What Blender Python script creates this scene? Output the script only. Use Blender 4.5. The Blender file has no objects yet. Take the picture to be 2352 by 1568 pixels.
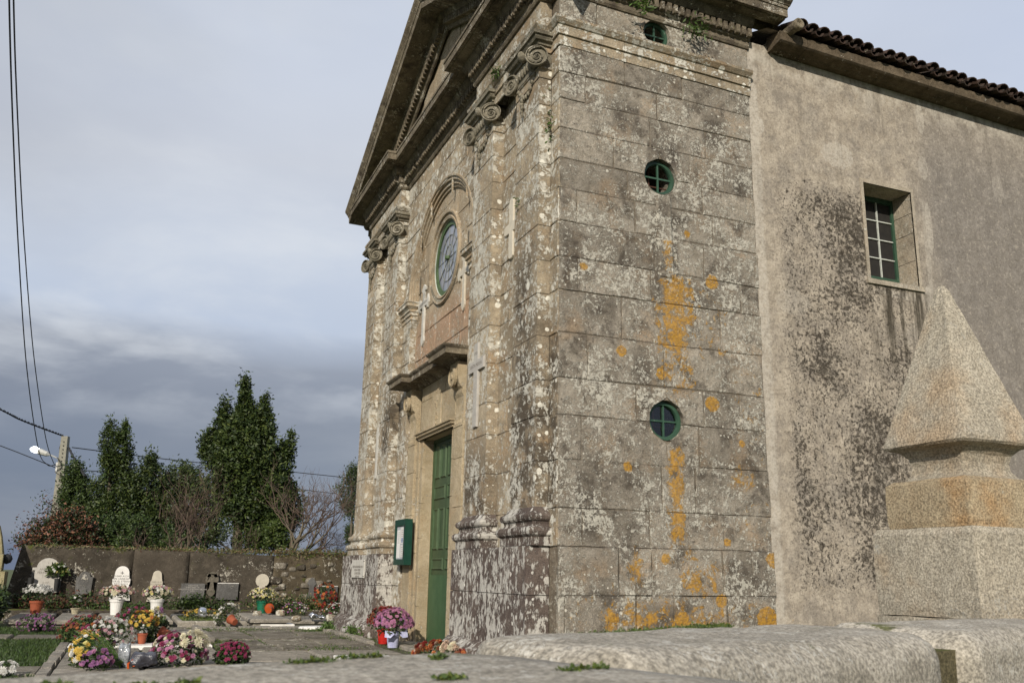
import bpy, bmesh, math, random
import numpy as np
from mathutils import Vector, Matrix
random.seed(7); RNG = np.random.default_rng(11)
scene = bpy.context.scene
# ------------------------------------------------------------------ camera
CAM = np.array([-4.592, -9.726, 1.15]); YAW, PIT, ROL, FPX = 22.2787, 14.4002, 1.0611, 2093.9
def _axes():
    y, p, r = map(math.radians, (YAW, PIT, ROL))
    f = np.array([math.sin(y)*math.cos(p), math.cos(y)*math.cos(p), math.sin(p)])
    a = np.array([math.cos(y), -math.sin(y), 0.]); u = np.cross(a, f)
    return a*math.cos(r)+u*math.sin(r), -a*math.sin(r)+u*math.cos(r), f
CR, CU, CF = _axes()
def at(vx, vy, depth):            # point of the place that lies in that direction, that many metres away
    return CAM + depth*(CF + CR*(vx-1176)/FPX - CU*(vy-784)/FPX)
cd = bpy.data.cameras.new('camera'); co = bpy.data.objects.new('camera', cd); scene.collection.objects.link(co)
M = Matrix(((CR[0], CU[0], -CF[0]), (CR[1], CU[1], -CF[1]), (CR[2], CU[2], -CF[2]))).to_4x4(); M.translation = Vector(CAM)
co.matrix_world = M; cd.sensor_width = 36; cd.lens = 36*FPX/2352; cd.clip_end = 2000; cd.clip_start = .05
cd.dof.use_dof = True; cd.dof.focus_distance = 10.5; cd.dof.aperture_fstop = 10.0
scene.camera = co
# ------------------------------------------------------------------ view, sun, sky
scene.view_settings.view_transform = 'Standard'; scene.view_settings.look = 'None'
scene.view_settings.exposure = 0.0; scene.view_settings.gamma = 1
SUN_EL = math.radians(25.5); SUN_AZ = math.atan2(-.57, -.82)
w = bpy.data.worlds.new('World'); scene.world = w; w.use_nodes = True
class NT:
    """tiny helper round a node tree"""
    def __init__(s, tree): s.t = tree; s.n = tree.nodes; s.l = tree.links
    def new(s, typ, **kw):
        nd = s.n.new(typ)
        for k, v in kw.items(): setattr(nd, k, v)
        return nd
    def put(s, sock, v):
        if isinstance(v, bpy.types.NodeSocket): s.l.new(v, sock)
        elif v is not None:
            if sock.type == 'RGBA' and len(v) == 3: v = (*v, 1)
            sock.default_value = v
    def math(s, op, a, b=None, c=None, clamp=False):
        m = s.new('ShaderNodeMath', operation=op, use_clamp=clamp)
        s.put(m.inputs[0], a); s.put(m.inputs[1], b); s.put(m.inputs[2], c); return m.outputs[0]
    def mix(s, f, a, b, mode='MIX'):
        m = s.new('ShaderNodeMixRGB', blend_type=mode); s.put(m.inputs[0], f); s.put(m.inputs[1], a); s.put(m.inputs[2], b); return m.outputs[0]
    def noise(s, vec, scale, detail=4, rough=.55, dist=0., col=False):
        m = s.new('ShaderNodeTexNoise'); s.put(m.inputs['Vector'], vec); s.put(m.inputs['Scale'], scale)
        m.inputs['Detail'].default_value = detail; m.inputs['Roughness'].default_value = rough; m.inputs['Distortion'].default_value = dist
        return m.outputs['Color' if col else 'Fac']
    def voro(s, vec, scale, rand=1., feat='F1'):
        m = s.new('ShaderNodeTexVoronoi', feature=feat); s.put(m.inputs['Vector'], vec); s.put(m.inputs['Scale'], scale)
        m.inputs['Randomness'].default_value = rand; return m
    def ss(s, v, lo, hi, a=0., b=1.):
        m = s.new('ShaderNodeMapRange', interpolation_type='SMOOTHSTEP'); s.put(m.inputs[0], v); s.put(m.inputs[1], lo); s.put(m.inputs[2], hi)
        m.inputs[3].default_value = a; m.inputs[4].default_value = b; return m.outputs[0]
    def sep(s, v):
        m = s.new('ShaderNodeSeparateXYZ'); s.put(m.inputs[0], v); return m.outputs
    def comb(s, x, y, z):
        m = s.new('ShaderNodeCombineXYZ'); s.put(m.inputs[0], x); s.put(m.inputs[1], y); s.put(m.inputs[2], z); return m.outputs[0]
    def vmath(s, op, a, b):
        m = s.new('ShaderNodeVectorMath', operation=op); s.put(m.inputs[0], a); s.put(m.inputs[1], b); return m.outputs[0]
    def scale(s, v, f):
        m = s.new('ShaderNodeVectorMath', operation='SCALE'); s.put(m.inputs[0], v); m.inputs['Scale'].default_value = f; return m.outputs[0]
N = NT(w.node_tree); w.node_tree.nodes.clear()
sky = N.new('ShaderNodeTexSky', sky_type='NISHITA', sun_disc=False); sky.sun_elevation = SUN_EL; sky.sun_rotation = SUN_AZ % (2*math.pi); sky.dust_density = 1.5
bgA = N.new('ShaderNodeBackground'); N.put(bgA.inputs[0], sky.outputs[0]); bgA.inputs[1].default_value = .09
tc = N.new('ShaderNodeTexCoord'); dx, dy, dz = N.sep(tc.outputs['Generated'])
dzc = N.math('ADD', N.math('MAXIMUM', dz, 0.), .16)
pl = N.comb(N.math('DIVIDE', dx, dzc), N.math('DIVIDE', dy, dzc), 0.)
n1 = N.noise(N.vmath('ADD', pl, (3.1, .4, 0)), .42, 7, .5, .35); n2 = N.noise(pl, 1.5, 6, .55, .2); n3 = N.noise(pl, .2, 3, .5)
el = N.math('ADD', dz, N.math('MULTIPLY', N.math('SUBTRACT', n1, .5), .16))
cr = N.new('ShaderNodeValToRGB'); N.put(cr.inputs[0], el); e = cr.color_ramp
stops = [(0.0, (.135, .175, .275)), (.07, (.18, .215, .30)), (.15, (.245, .272, .34)), (.20, (.32, .35, .42)), (.24, (.55, .62, .75)), (.31, (.62, .68, .79)), (.40, (.64, .675, .75)), (.55, (.68, .74, .86)), (.8, (.62, .69, .84))]
e.elements[0].position = 0; e.elements[0].color = (*stops[0][1], 1); e.elements[1].position = 1; e.elements[1].color = (*stops[-1][1], 1)
for p_, c_ in stops[1:-1]:
    q_ = e.elements.new(p_); q_.color = (*c_, 1)
cc = N.mix(N.math('MULTIPLY', N.ss(n2, .42, .68), N.ss(dz, .10, .24, 0., .62)), cr.outputs[0], (.80, .83, .87))
cc = N.mix(N.math('MULTIPLY', N.ss(n1, .42, .62), .42), cc, (.37, .395, .45))
bluer = N.ss(N.math('ADD', dx, N.math('MULTIPLY', N.math('SUBTRACT', n3, .5), .8)), .45, .95)
cc = N.mix(N.math('MULTIPLY', bluer, .8), cc, (.50, .62, .88))
bgB = N.new('ShaderNodeBackground'); N.put(bgB.inputs[0], cc); bgB.inputs[1].default_value = 1.0
ms = N.new('ShaderNodeMixShader'); ms.inputs[0].default_value = .9; N.l.new(bgA.outputs[0], ms.inputs[1]); N.l.new(bgB.outputs[0], ms.inputs[2])
wo = N.new('ShaderNodeOutputWorld'); N.l.new(ms.outputs[0], wo.inputs[0])
sl = bpy.data.lights.new('sun', 'SUN'); sl.energy = 4.7; sl.angle = math.radians(.6); sl.color = (1, .92, .80)
so = bpy.data.objects.new('sun', sl); scene.collection.objects.link(so)
sdir = Vector((-.57*math.cos(SUN_EL), -.82*math.cos(SUN_EL), math.sin(SUN_EL)))
so.rotation_euler = sdir.to_track_quat('Z', 'Y').to_euler(); so.location = (-20, -30, 20)
# ------------------------------------------------------------------ objects helpers
COL = scene.collection
def link(o): COL.objects.link(o); return o
def mesh(name, verts, faces, mats=None, smooth=False, mi=None):
    me = bpy.data.meshes.new(name); me.from_pydata([tuple(map(float, v)) for v in verts], [], faces)
    if mats is not None:
        for m in (mats if isinstance(mats, (list, tuple)) else [mats]): me.materials.append(m)
    if mi is not None: me.polygons.foreach_set('material_index', mi)
    if smooth: me.polygons.foreach_set('use_smooth', [True]*len(me.polygons))
    me.update(); return me
def ob(name, me, parent=None, loc=(0, 0, 0), rot=(0, 0, 0), sc=None, kind=None, label=None):
    o = bpy.data.objects.new(name, me); o.location = loc; o.rotation_euler = rot
    if sc is not None: o.scale = (sc, sc, sc) if not hasattr(sc, '__len__') else sc
    if parent is not None: o.parent = parent
    if kind: o['kind'] = kind
    if label: o['label'] = label
    return link(o)
def tag(o, label, cat, group=None):
    o['label'] = label; o['category'] = cat
    if group: o['group'] = group
    return o
def thing(name, label, cat, loc=(0, 0, 0), rot=(0, 0, 0), group=None):
    o = bpy.data.objects.new(name, None); o.empty_display_size = .1; o.location = loc; o.rotation_euler = rot; link(o)
    return tag(o, label, cat, group)
class MB:
    """collects shapes, then makes ONE mesh"""
    def __init__(s): s.v = []; s.f = []
    def add(s, v, f):
        k = len(s.v); s.v += [tuple(p) for p in v]; s.f += [tuple(i+k for i in q) for q in f]; return s
    def box(s, a, b, c=.0):
        (x0, y0, z0), (x1, y1, z1) = a, b
        x0, x1 = min(x0, x1), max(x0, x1); y0, y1 = min(y0, y1), max(y0, y1); z0, z1 = min(z0, z1), max(z0, z1)
        v = [(x0, y0, z0), (x1, y0, z0), (x1, y1, z0), (x0, y1, z0), (x0, y0, z1), (x1, y0, z1), (x1, y1, z1), (x0, y1, z1)]
        return s.add(v, [(0, 3, 2, 1), (4, 5, 6, 7), (0, 1, 5, 4), (1, 2, 6, 5), (2, 3, 7, 6), (3, 0, 4, 7)])
    def tube(s, pts, r, n=6, cap=True):
        pts = [Vector(p) for p in pts]; rr = r if hasattr(r, '__len__') else [r]*len(pts); k = len(s.v); up = Vector((0, 0, 1))
        for i, p in enumerate(pts):
            t = (pts[min(i+1, len(pts)-1)]-pts[max(i-1, 0)]).normalized()
            a = t.cross(up if abs(t.z) < .95 else Vector((1, 0, 0))).normalized(); b = t.cross(a)
            for j in range(n):
                an = 2*math.pi*j/n; q = p+(a*math.cos(an)+b*math.sin(an))*rr[i]; s.v.append(tuple(q))
        for i in range(len(pts)-1):
            for j in range(n):
                j2 = (j+1) % n; s.f.append((k+i*n+j, k+i*n+j2, k+(i+1)*n+j2, k+(i+1)*n+j))
        if cap: s.f.append(tuple(k+j for j in range(n))); s.f.append(tuple(k+(len(pts)-1)*n+j for j in reversed(range(n))))
        return s
    def lathe(s, prof, n=16, c=(0, 0, 0)):
        k = len(s.v)
        for r, z in prof:
            for j in range(n):
                a = 2*math.pi*j/n; s.v.append((c[0]+r*math.cos(a), c[1]+r*math.sin(a), c[2]+z))
        for i in range(len(prof)-1):
            for j in range(n):
                j2 = (j+1) % n; s.f.append((k+i*n+j, k+i*n+j2, k+(i+1)*n+j2, k+(i+1)*n+j))
        return s
    def me(s, name, mat, smooth=False): return mesh(name, s.v, s.f, mat, smooth)
    def build(s, name, mat, parent=None, smooth=False, **k): return ob(name, s.me(name, mat, smooth), parent, **k)
def warp(v):                       # the old eaves and string courses sag a little towards the nave
    x, y, z = v
    return (x, y, z-.028*max(0, x)*max(0, min(1, (z-7.2)/1.0)))
def W_(vs): return [warp(v) for v in vs]
# ------------------------------------------------------------------ materials
def mat(name):
    m = bpy.data.materials.new(name); m.use_nodes = True; nt = NT(m.node_tree); b = m.node_tree.nodes['Principled BSDF']; return m, nt, b
def fin(nt, b, col, rough=.9, bump=None, bstr=.5, bdist=.02, spec=.25):
    nt.put(b.inputs['Base Color'], col); nt.put(b.inputs['Roughness'], rough); b.inputs['Specular IOR Level'].default_value = spec
    if bump is not None:
        bp = nt.new('ShaderNodeBump'); bp.inputs['Strength'].default_value = bstr; bp.inputs['Distance'].default_value = bdist
        nt.put(bp.inputs['Height'], bump); nt.l.new(bp.outputs[0], b.inputs['Normal'])
def stone(name, c1, c2, white=.5, dark=.5, orange=None, moss=0., disc=.5, whitecol=(.52, .485, .405), rand=.22, fine=1., streak=False, bstr=.9, spots=(), grain=.35, warm=0., pink=False, gstr=.55, edge=None, stainx=False, stainy=False, regc=.75):
    m, n, b = mat(name); P = n.new('ShaderNodeNewGeometry').outputs['Position']; px, py, pz = n.sep(P)
    oi = n.new('ShaderNodeObjectInfo').outputs['Random']
    Q = P
    if streak: Q = n.comb(px, py, n.math('MULTIPLY', pz, .45))
    big = n.noise(P, 1.1, 5, .6); mid = n.noise(P, 5.5*fine, 8, .68, .3); fn = n.noise(P, 28*fine, 6, .75); gr = n.noise(P, 120, 2, .6)
    col = n.mix(n.ss(mid, .32, .68), c1, c2)
    col = n.mix(n.math('MULTIPLY', n.ss(big, .38, .66), .45), col, tuple(x*.62 for x in c1))
    if warm: col = n.mix(n.math('MULTIPLY', n.ss(n.noise(P, 2.1, 5, .6), .5, .7), warm), col, (.36, .21, .09))
    if pink: col = n.mix(n.math('MULTIPLY', n.math('MULTIPLY', n.ss(pz, 4.5, 5.0), n.ss(pz, 6.0, 5.4)), n.ss(mid, .3, .6, .15, .5)), col, (.38, .20, .12))
    col = n.mix(1., col, n.comb(*[n.math('MULTIPLY_ADD', oi, rand, 1-rand/2)]*3), 'MULTIPLY')
    col = n.mix(1., col, n.comb(*[n.math('MULTIPLY_ADD', fn, grain*2, 1-grain)]*3), 'MULTIPLY')
    col = n.mix(gstr, col, n.mix(1., col, n.comb(*[n.math('MULTIPLY_ADD', n.ss(gr, .3, .7), 1.3, .35)]*3), 'MULTIPLY'))
    # dark algae: soft stains plus fine pitting
    dk = n.noise(n.vmath('ADD', Q, (7, 3, 1)), 2.4*fine, 10, .72, .2)
    dlo = .66-.26*dark
    dm = n.math('MULTIPLY', n.ss(dk, dlo, dlo+.16), .75*min(1, dark*1.6+.1))
    pit = n.noise(n.vmath('ADD', Q, (5, 1, 2)), 24*fine, 7, .74, .1)
    dm = n.math('MAXIMUM', dm, n.math('MULTIPLY', n.ss(n.math('ADD', pit, n.math('MULTIPLY', dm, .10)), .60, .66), .35+.5*dark))
    if stainx:          # damp dark runs either side of the spill below the windows
        for x0_, x1_, z0_, z1_ in stainx:
            f_ = n.math('MULTIPLY', n.math('MULTIPLY', n.ss(px, x0_-.05, x0_+.04), n.ss(px, x1_+.05, x1_-.04)), n.math('MULTIPLY', n.ss(pz, z0_-.15, z0_+.1), n.ss(pz, z1_+.1, z1_-.15)))
            dm = n.math('MAXIMUM', dm, n.math('MULTIPLY', f_, n.ss(mid, .36, .6, .2, .85)))
    if stainy:
        for x0_, x1_, z0_, z1_ in ((-.1, 1.1, 1.8, 4.3), (.4, 1.0, 4.0, 5.2), (1.9, 2.8, 1.8, 2.8), (7.0, 7.7, 3.2, 4.6)):
            f_ = n.math('MULTIPLY', n.math('MULTIPLY', n.ss(py, x0_-.15, x0_+.15), n.ss(py, x1_+.15, x1_-.15)), n.math('MULTIPLY', n.ss(pz, z0_-.2, z0_+.3), n.ss(pz, z1_+.5, z1_-.5)))
            dm = n.math('MAXIMUM', dm, n.math('MULTIPLY', f_, n.ss(mid, .38, .56, .1, .85)))
    if edge:            # grime and growth gathered along the arrises of each block
        gx, gy, gz_ = n.sep(n.new('ShaderNodeTexCoord').outputs['Generated']); ga = gx if edge == 'x' else gy
        ed = n.math('MAXIMUM', n.math('MULTIPLY', n.math('ABSOLUTE', n.math('SUBTRACT', gz_, .5)), 2.), n.math('ADD', n.math('MULTIPLY', n.math('ABSOLUTE', n.math('SUBTRACT', ga, .5)), 2.), -.05))
        ed = n.math('ADD', ed, n.math('MULTIPLY', n.math('SUBTRACT', n.noise(P, 7, 6, .75), .5), .55)); dm = n.math('MAXIMUM', dm, n.math('MULTIPLY', n.ss(ed, .88, 1.04), .6 if edge == 'x' else .3))
    col = n.mix(dm, col, (.045, .036, .028))
    # crusty pale lichen: speckle of a few centimetres, its cover drifting from patch to patch
    reg = n.noise(n.vmath('ADD', P, (1, 9, 4)), 1.7, 4, .65); reg2 = n.noise(n.vmath('ADD', P, (8, 2, 4)), 6.5, 4, .6)
    wn = n.noise(Q, 17*fine, 8, .72, .2); wn2 = n.noise(n.vmath('ADD', Q, (4, 4, 9)), 46*fine, 5, .7, .08)
    wv = n.math('ADD', n.math('MULTIPLY', wn, .6), n.math('MULTIPLY', wn2, .4))
    th = n.math('SUBTRACT', .652-.13*white, n.math('MULTIPLY', n.math('SUBTRACT', n.math('ADD', n.math('MULTIPLY', reg, .6), n.math('MULTIPLY', reg2, .4)), .5), regc))
    wm = n.math('MULTIPLY', n.ss(n.math('SUBTRACT', wv, th), -.008, .03), .85)
    wc = n.mix(n.ss(fn, .3, .7), tuple(x*.72 for x in whitecol), tuple(x*1.12 for x in whitecol))
    col = n.mix(wm, col, wc)
    bumpv = n.math('ADD', n.math('MULTIPLY', fn, .5), n.math('ADD', n.math('MULTIPLY', mid, .9), n.math('SUBTRACT', n.math('MULTIPLY', wm, .22), n.math('MULTIPLY', dm, .15))))
    # round lichens
    if disc:
        for sc_, k_, amt in ((7.5, .16, .33), (15., .17, .36)):
            wob = n.vmath('ADD', P, n.scale(n.noise(P, 22, 3, .7, col=True), .035))
            v = n.voro(wob, sc_*fine); rr, gg, bb = n.sep(v.outputs['Color'])
            r_ = n.math('MULTIPLY', n.math('SUBTRACT', rr, 1-amt*disc), k_/.33*1.6)
            dmk = n.ss(n.math('SUBTRACT', r_, v.outputs['Distance']), -.02, .03)
            dmk = n.math('MULTIPLY', dmk, n.ss(n.noise(P, 30, 3), .3, .45, .5, 1.))
            col = n.mix(n.math('MULTIPLY', dmk, .9), col, n.mix(gg, tuple(x*1.0 for x in whitecol), tuple(min(.8, x*1.3) for x in whitecol)))
    if orange:
        # runs of ochre lichen below the round windows, and scattered rosettes
        oc = n.mix(n.ss(fn, .35, .65), (.33, .16, .016), (.46, .25, .028))
        on = n.noise(P, 8, 9, .78, .5); mask = None
        for (x0, x1, z0, z1, a) in orange:
            f_ = n.math('MULTIPLY', n.math('MULTIPLY', n.ss(px, x0-.10, x0+.10), n.ss(px, x1+.10, x1-.10)), n.math('MULTIPLY', n.ss(pz, z0-.18, z0+.18), n.ss(pz, z1+.18, z1-.18)))
            f_ = n.math('MULTIPLY', f_, a); mask = f_ if mask is None else n.math('MAXIMUM', mask, f_)
        om = n.ss(n.math('ADD', on, n.math('MULTIPLY', mask, .235)), .63, .73)
        om = n.math('MULTIPLY', om, n.ss(mask, .02, .1))
        for (sx, sz, sr) in spots:
            wob = n.math('MULTIPLY', n.math('SUBTRACT', n.noise(P, 14, 4, .7), .5), .10)
            dd = n.math('SQRT', n.math('ADD', n.math('POWER', n.math('SUBTRACT', px, sx), 2.), n.math('POWER', n.math('SUBTRACT', pz, sz), 2.)))
            dsk = n.ss(n.math('SUBTRACT', n.math('ADD', sr, wob), dd), -.006, .012); om = n.math('MAXIMUM', om, n.math('MULTIPLY', dsk, n.ss(fn, .28, .5, .45, 1.)))
        col = n.mix(n.math('MULTIPLY', om, n.ss(fn, .25, .6, .45, .86)), col, oc); bumpv = n.math('ADD', bumpv, n.math('MULTIPLY', om, .12))
    if moss:
        nz = n.sep(n.new('ShaderNodeNewGeometry').outputs['Normal'])[2]
        mm = n.math('MULTIPLY', n.ss(n.math('ADD', n.noise(P, 4, 8, .75), n.math('MULTIPLY', nz, .16)), .72-.3*moss, .80-.3*moss), .85)
        col = n.mix(mm, col, n.mix(n.ss(fn, .3, .7), (.045, .05, .012), (.10, .115, .02)))
    fin(n, b, col, .93, bumpv, bstr, .03, .12)
    return m
ORANGE = [(1.50, 1.68, 4.5, 5.55, .8), (1.46, 1.88, 3.9, 5.05, 1.0), (1.50, 1.75, 1.5, 2.75, 1.0), (2.40, 2.82, 2.25, 2.5, .9), (1.35, 1.9, 1.35, 1.5, 1.), (.9, 1.15, 1.1, 1.46, .9),
          (1.6, 2.2, .9, 1.35, .75), (.55, 2.0, .2, .92, .72), (1.9, 2.8, .3, .9, .5), (1.42, 1.95, 3.35, 4.0, .65), (1.5, 2.0, 4.2, 5.0, .8), (1.35, 1.5, 3.9, 4.7, .8), (1.9, 2.5, 3.9, 4.9, .45), (2.5, 3.04, 1.5, 3.9, .33), (.1, .8, .3, 1.2, .3)]
SPOTS = [(.34, 4.92, .055), (1.90, 5.62, .05), (2.26, 4.99, .10), (.87, 3.9, .075), (1.44, 3.66, .075), (2.20, 3.34, .105), (2.63, 2.86, .05), (.94, 2.46, .065), (2.34, 1.6, .055), (1.43, 1.38, .07), (1.86, 1.09, .065), (2.87, .68, .16), (1.64, .68, .09), (2.21, .90, .08), (3.0, 1.40, .10)]
STAINS = [(1.36, 1.46, 4.7, 5.9), (1.66, 1.75, 4.75, 5.95), (1.05, 1.3, 3.1, 3.9), (.25, .5, 1.6, 2.4), (.35, .8, 4.3, 4.6), (1.3, 1.8, 6.55, 7.0), (1.1, 1.6, .2, .85), (2.3, 2.95, 1.0, 1.45), (.05, .3, 4.6, 5.4), (.8, 1.2, 6.9, 7.4), (2.2, 2.6, 7.0, 7.5)]
SIDE_M = []          # the same granite three times, each height with only the growths that stand there (one graph would be too large)
for za, zb in ((-1, 1.95), (1.9, 4.1), (4.0, 20)):
    SIDE_M.append(stone('granite_side', (.200, .175, .138), (.315, .28, .23), white=1.0, dark=.68, orange=[o for o in ORANGE if o[3]+.2 > za and o[2]-.2 < zb] or None, disc=.8, edge='x', whitecol=(.48, .455, .385), regc=.6, rand=.36, grain=.45, fine=1.12,
        stainx=[q for q in STAINS if q[3]+.2 > za and q[2]-.2 < zb], spots=[q for q in SPOTS if za-.2 < q[1] < zb+.2], warm=.25))
S_SIDE = SIDE_M[2]
def side_m(z): return SIDE_M[0] if z < 1.92 else SIDE_M[1] if z < 4.04 else SIDE_M[2]
S_FAC = stone('granite_front', (.255, .21, .15), (.40, .335, .24), white=1.06, dark=.44, disc=1.3, edge='y', stainy=True, rand=.28, warm=.3, fine=.68, whitecol=(.56, .54, .47))
S_PED = stone('granite_pedestal', (.085, .066, .058), (.15, .12, .10), white=1.12, dark=.5, disc=1.1, fine=.75, streak=True, rand=.1, whitecol=(.52, .50, .45))
S_REC = stone('granite_recess', (.30, .24, .165), (.40, .335, .245), white=.60, dark=.2, disc=.8, rand=.16, pink=True, warm=.2)
S_DOOR = stone('sandy_door_stone', (.36, .29, .185), (.46, .385, .27), white=.34, dark=.18, disc=.4, rand=.14, grain=.25, warm=.2)
S_COR = stone('granite_cornice', (.115, .095, .068), (.23, .195, .14), white=.55, dark=.66, disc=.4, moss=.40, rand=.25)  # base colours darkened to deepen the shade under the mouldings, besides dark algae
S_CAP = stone('granite_capital', (.15, .135, .10), (.25, .225, .17), white=.52, dark=.5, disc=.3, rand=.1, grain=.25)
S_JOINT = stone('old_mortar', (.13, .108, .08), (.23, .195, .15), white=.55, dark=.5, disc=0)
S_OBE = stone('new_granite', (.30, .265, .205), (.40, .36, .285), white=.30, dark=.08, disc=0, fine=3.2, rand=.12, grain=.55, warm=.35, bstr=.5, gstr=.6, whitecol=(.42, .40, .345))
S_COP = stone('coping_granite', (.32, .29, .235), (.47, .43, .36), white=.7, dark=.26, disc=.0, moss=-.12, fine=2.2, grain=.42, bstr=.55, gstr=.6, whitecol=(.60, .57, .50))
S_WALLB = stone('old_render_wall', (.050, .043, .033), (.098, .083, .064), white=.50, dark=.62, disc=.4, moss=.40, rand=.1, fine=1.1)
S_PAVE = stone('paving_granite', (.20, .18, .15), (.32, .29, .24), white=.6, dark=.42, disc=.1, moss=-.14, rand=.3)
S_PAVED = stone('worn_paving', (.145, .128, .10), (.23, .205, .165), white=.62, dark=.6, disc=.1, moss=-.06, rand=.35)
S_GREY = stone('grey_stone', (.10, .097, .092), (.155, .15, .142), white=.2, dark=.25, disc=.1, rand=.1)
S_EAVE = stone('dark_eaves_stone', (.075, .058, .038), (.14, .11, .075), white=.3, dark=.5, disc=.2, moss=.2)
S_OBOLD = stone('lichened_pinnacle', (.22, .19, .10), (.33, .29, .17), white=.25, dark=.2, disc=.2, moss=.2)
def plaster():
    m, n, b = mat('nave_render'); P = n.new('ShaderNodeNewGeometry').outputs['Position']; px, py, pz = n.sep(P)
    big = n.noise(P, .8, 4, .6); mid = n.noise(P, 4, 8, .66, .2); fn = n.noise(P, 26, 8, .75); gr = n.noise(P, 110, 2, .6)
    col = n.mix(n.ss(mid, .33, .66), (.285, .243, .19), (.41, .357, .285))
    gz = n.ss(n.math('ADD', px, n.math('MULTIPLY', big, 1.2)), 6.3, 7.3)            # greyer cement render right of the window
    grey = n.mix(n.ss(mid, .3, .7), (.165, .148, .130), (.245, .222, .195)); hi = n.ss(pz, 7.2, 8.4)
    col = n.mix(n.math('MULTIPLY', gz, n.math('SUBTRACT', 1., n.math('MULTIPLY', hi, .45))), col, grey)
    u1 = n.math('MULTIPLY', n.ss(n.noise(P, 2.3, 6, .7), .42, .64), .6); col = n.mix(u1, col, (.20, .178, .152)); m2 = n.noise(n.vmath('ADD', P, (1, 1, 6)), 13, 7, .75, .3); col = n.mix(n.math('MULTIPLY', n.ss(m2, .50, .62), .5), col, (.16, .14, .115)); col = n.mix(n.math('MULTIPLY', n.ss(m2, .46, .36), .4), col, (.46, .41, .33))
    # dark algae clumps, thick between the granite corner and the window
    a1 = n.math('MULTIPLY', n.ss(px, 3.2, 3.6), n.ss(px, 6.4, 5.6)); a2 = n.math('MULTIPLY', n.ss(pz, 7.3, 6.3), n.ss(pz, .6, 1.2)); area = n.math('MULTIPLY', a1, a2)
    band = n.ss(n.noise(n.vmath('ADD', P, (2.3, 0, 5.1)), .75, 3, .5), .40, .62)
    low = n.math('MULTIPLY', n.ss(pz, 3.6, 2.4), .22)
    th = n.math('SUBTRACT', .655, n.math('MULTIPLY', area, n.math('ADD', .070, n.math('MULTIPLY', n.math('SUBTRACT', band, low), .075))))
    dn = n.noise(P, 9.5, 12, .84, .55); dm = n.ss(n.math('SUBTRACT', dn, th), -.015, .045)
    dm2 = n.math('MULTIPLY', n.ss(n.math('SUBTRACT', n.noise(P, 19, 8, .8, .3), th), -.03, .02), n.math('MULTIPLY', area, .9))
    dm = n.math('MAXIMUM', dm, dm2); pt = n.noise(P, 38, 6, .75); dm = n.math('MAXIMUM', dm, n.math('MULTIPLY', n.ss(n.math('ADD', pt, n.math('MULTIPLY', area, .05)), .60, .68), .55))
    col = n.mix(1., col, n.comb(*[n.math('MULTIPLY_ADD', fn, 1.3, .35)]*3), 'MULTIPLY')
    col = n.mix(.5, col, n.mix(1., col, n.comb(*[n.math('MULTIPLY_ADD', gr, 1.1, .45)]*3), 'MULTIPLY'))
    col = n.mix(n.math('MULTIPLY', dm, n.ss(n.noise(P, 14, 3), .25, .55, .6, 1.)), col, (.045, .037, .028))
    # pale mortar band along the granite, and patches of newer mortar
    wob = n.math('MULTIPLY', n.math('SUBTRACT', n.noise(P, 9, 7, .8), .5), .42)
    pale = n.math('MULTIPLY', n.ss(n.math('ADD', px, n.math('MULTIPLY', wob, .45)), 3.22, 3.14), n.ss(mid, .34, .5, .4, .9))
    for (sx, sz, rx, rz, a) in [(4.6, 7.32, .30, .21, .75), (5.2, 8.29, .16, .17, .35), (6.34, 8.30, .08, .26, .6), (6.30, 7.45, .10, .20, .5), (6.30, 6.45, .07, .42, .75), (6.15, 5.25, .07, .26, .85), (5.75, 5.27, .5, .06, .6), (7.9, 7.4, .12, .25, .35), (3.10, 7.93, .08, .26, 1.), (3.17, 7.5, .11, .14, 1.), (6.22, 6.0, .05, .9, .5), (5.9, 4.6, .28, .3, .3), (3.6, 4.9, .3, .18, .45)]:
        ex = n.math('DIVIDE', n.math('SUBTRACT', px, sx), rx); ez = n.math('DIVIDE', n.math('SUBTRACT', pz, sz), rz)
        dd = n.math('SQRT', n.math('ADD', n.math('MULTIPLY', ex, ex), n.math('MULTIPLY', ez, ez)))
        pale = n.math('MAXIMUM', pale, n.math('MULTIPLY', n.ss(n.math('ADD', dd, n.math('MULTIPLY', wob, 2.4)), 1.06, .92), a))
    col = n.mix(n.math('MULTIPLY', pale, n.ss(n.noise(P, 13, 7, .8), .35, .6, .15, .85)), col, (.47, .43, .365))
    under = n.math('MULTIPLY', n.ss(n.math('ADD', pz, n.math('MULTIPLY', px, .026)), 8.35, 8.75), n.ss(mid, .4, .6)); col = n.mix(n.math('MULTIPLY', under, .6), col, (.50, .46, .39))
    om = n.math('MULTIPLY', n.ss(n.noise(P, 5, 8, .75), .62, .67), n.math('MULTIPLY', n.ss(pz, 1.6, .6), n.ss(px, 4.6, 3.4))); col = n.mix(n.math('MULTIPLY', om, .6), col, (.42, .24, .07))
    run = n.noise(n.comb(n.math('MULTIPLY', px, 7.), 0., n.math('MULTIPLY', pz, .55)), 1., 6, .7); col = n.mix(n.math('MULTIPLY', n.ss(run, .50, .68), n.ss(pz, 4.5, 8.5, .08, .36)), col, (.13, .115, .095))
    sill = n.math('MULTIPLY', n.math('MULTIPLY', n.ss(px, 4.9, 5.1), n.ss(px, 6.3, 6.0)), n.math('MULTIPLY', n.ss(pz, 5.42, 5.3), n.ss(pz, 3.6, 5.0))); col = n.mix(n.math('MULTIPLY', sill, n.ss(run, .42, .6)), col, (.07, .06, .045))
    bp = n.math('ADD', n.math('MULTIPLY', fn, .5), n.math('ADD', n.math('MULTIPLY', mid, .9), n.math('MULTIPLY', dm, -.35)))
    fin(n, b, col, .95, bp, .8, .03, .1); return m
M_PLASTER = plaster()
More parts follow.
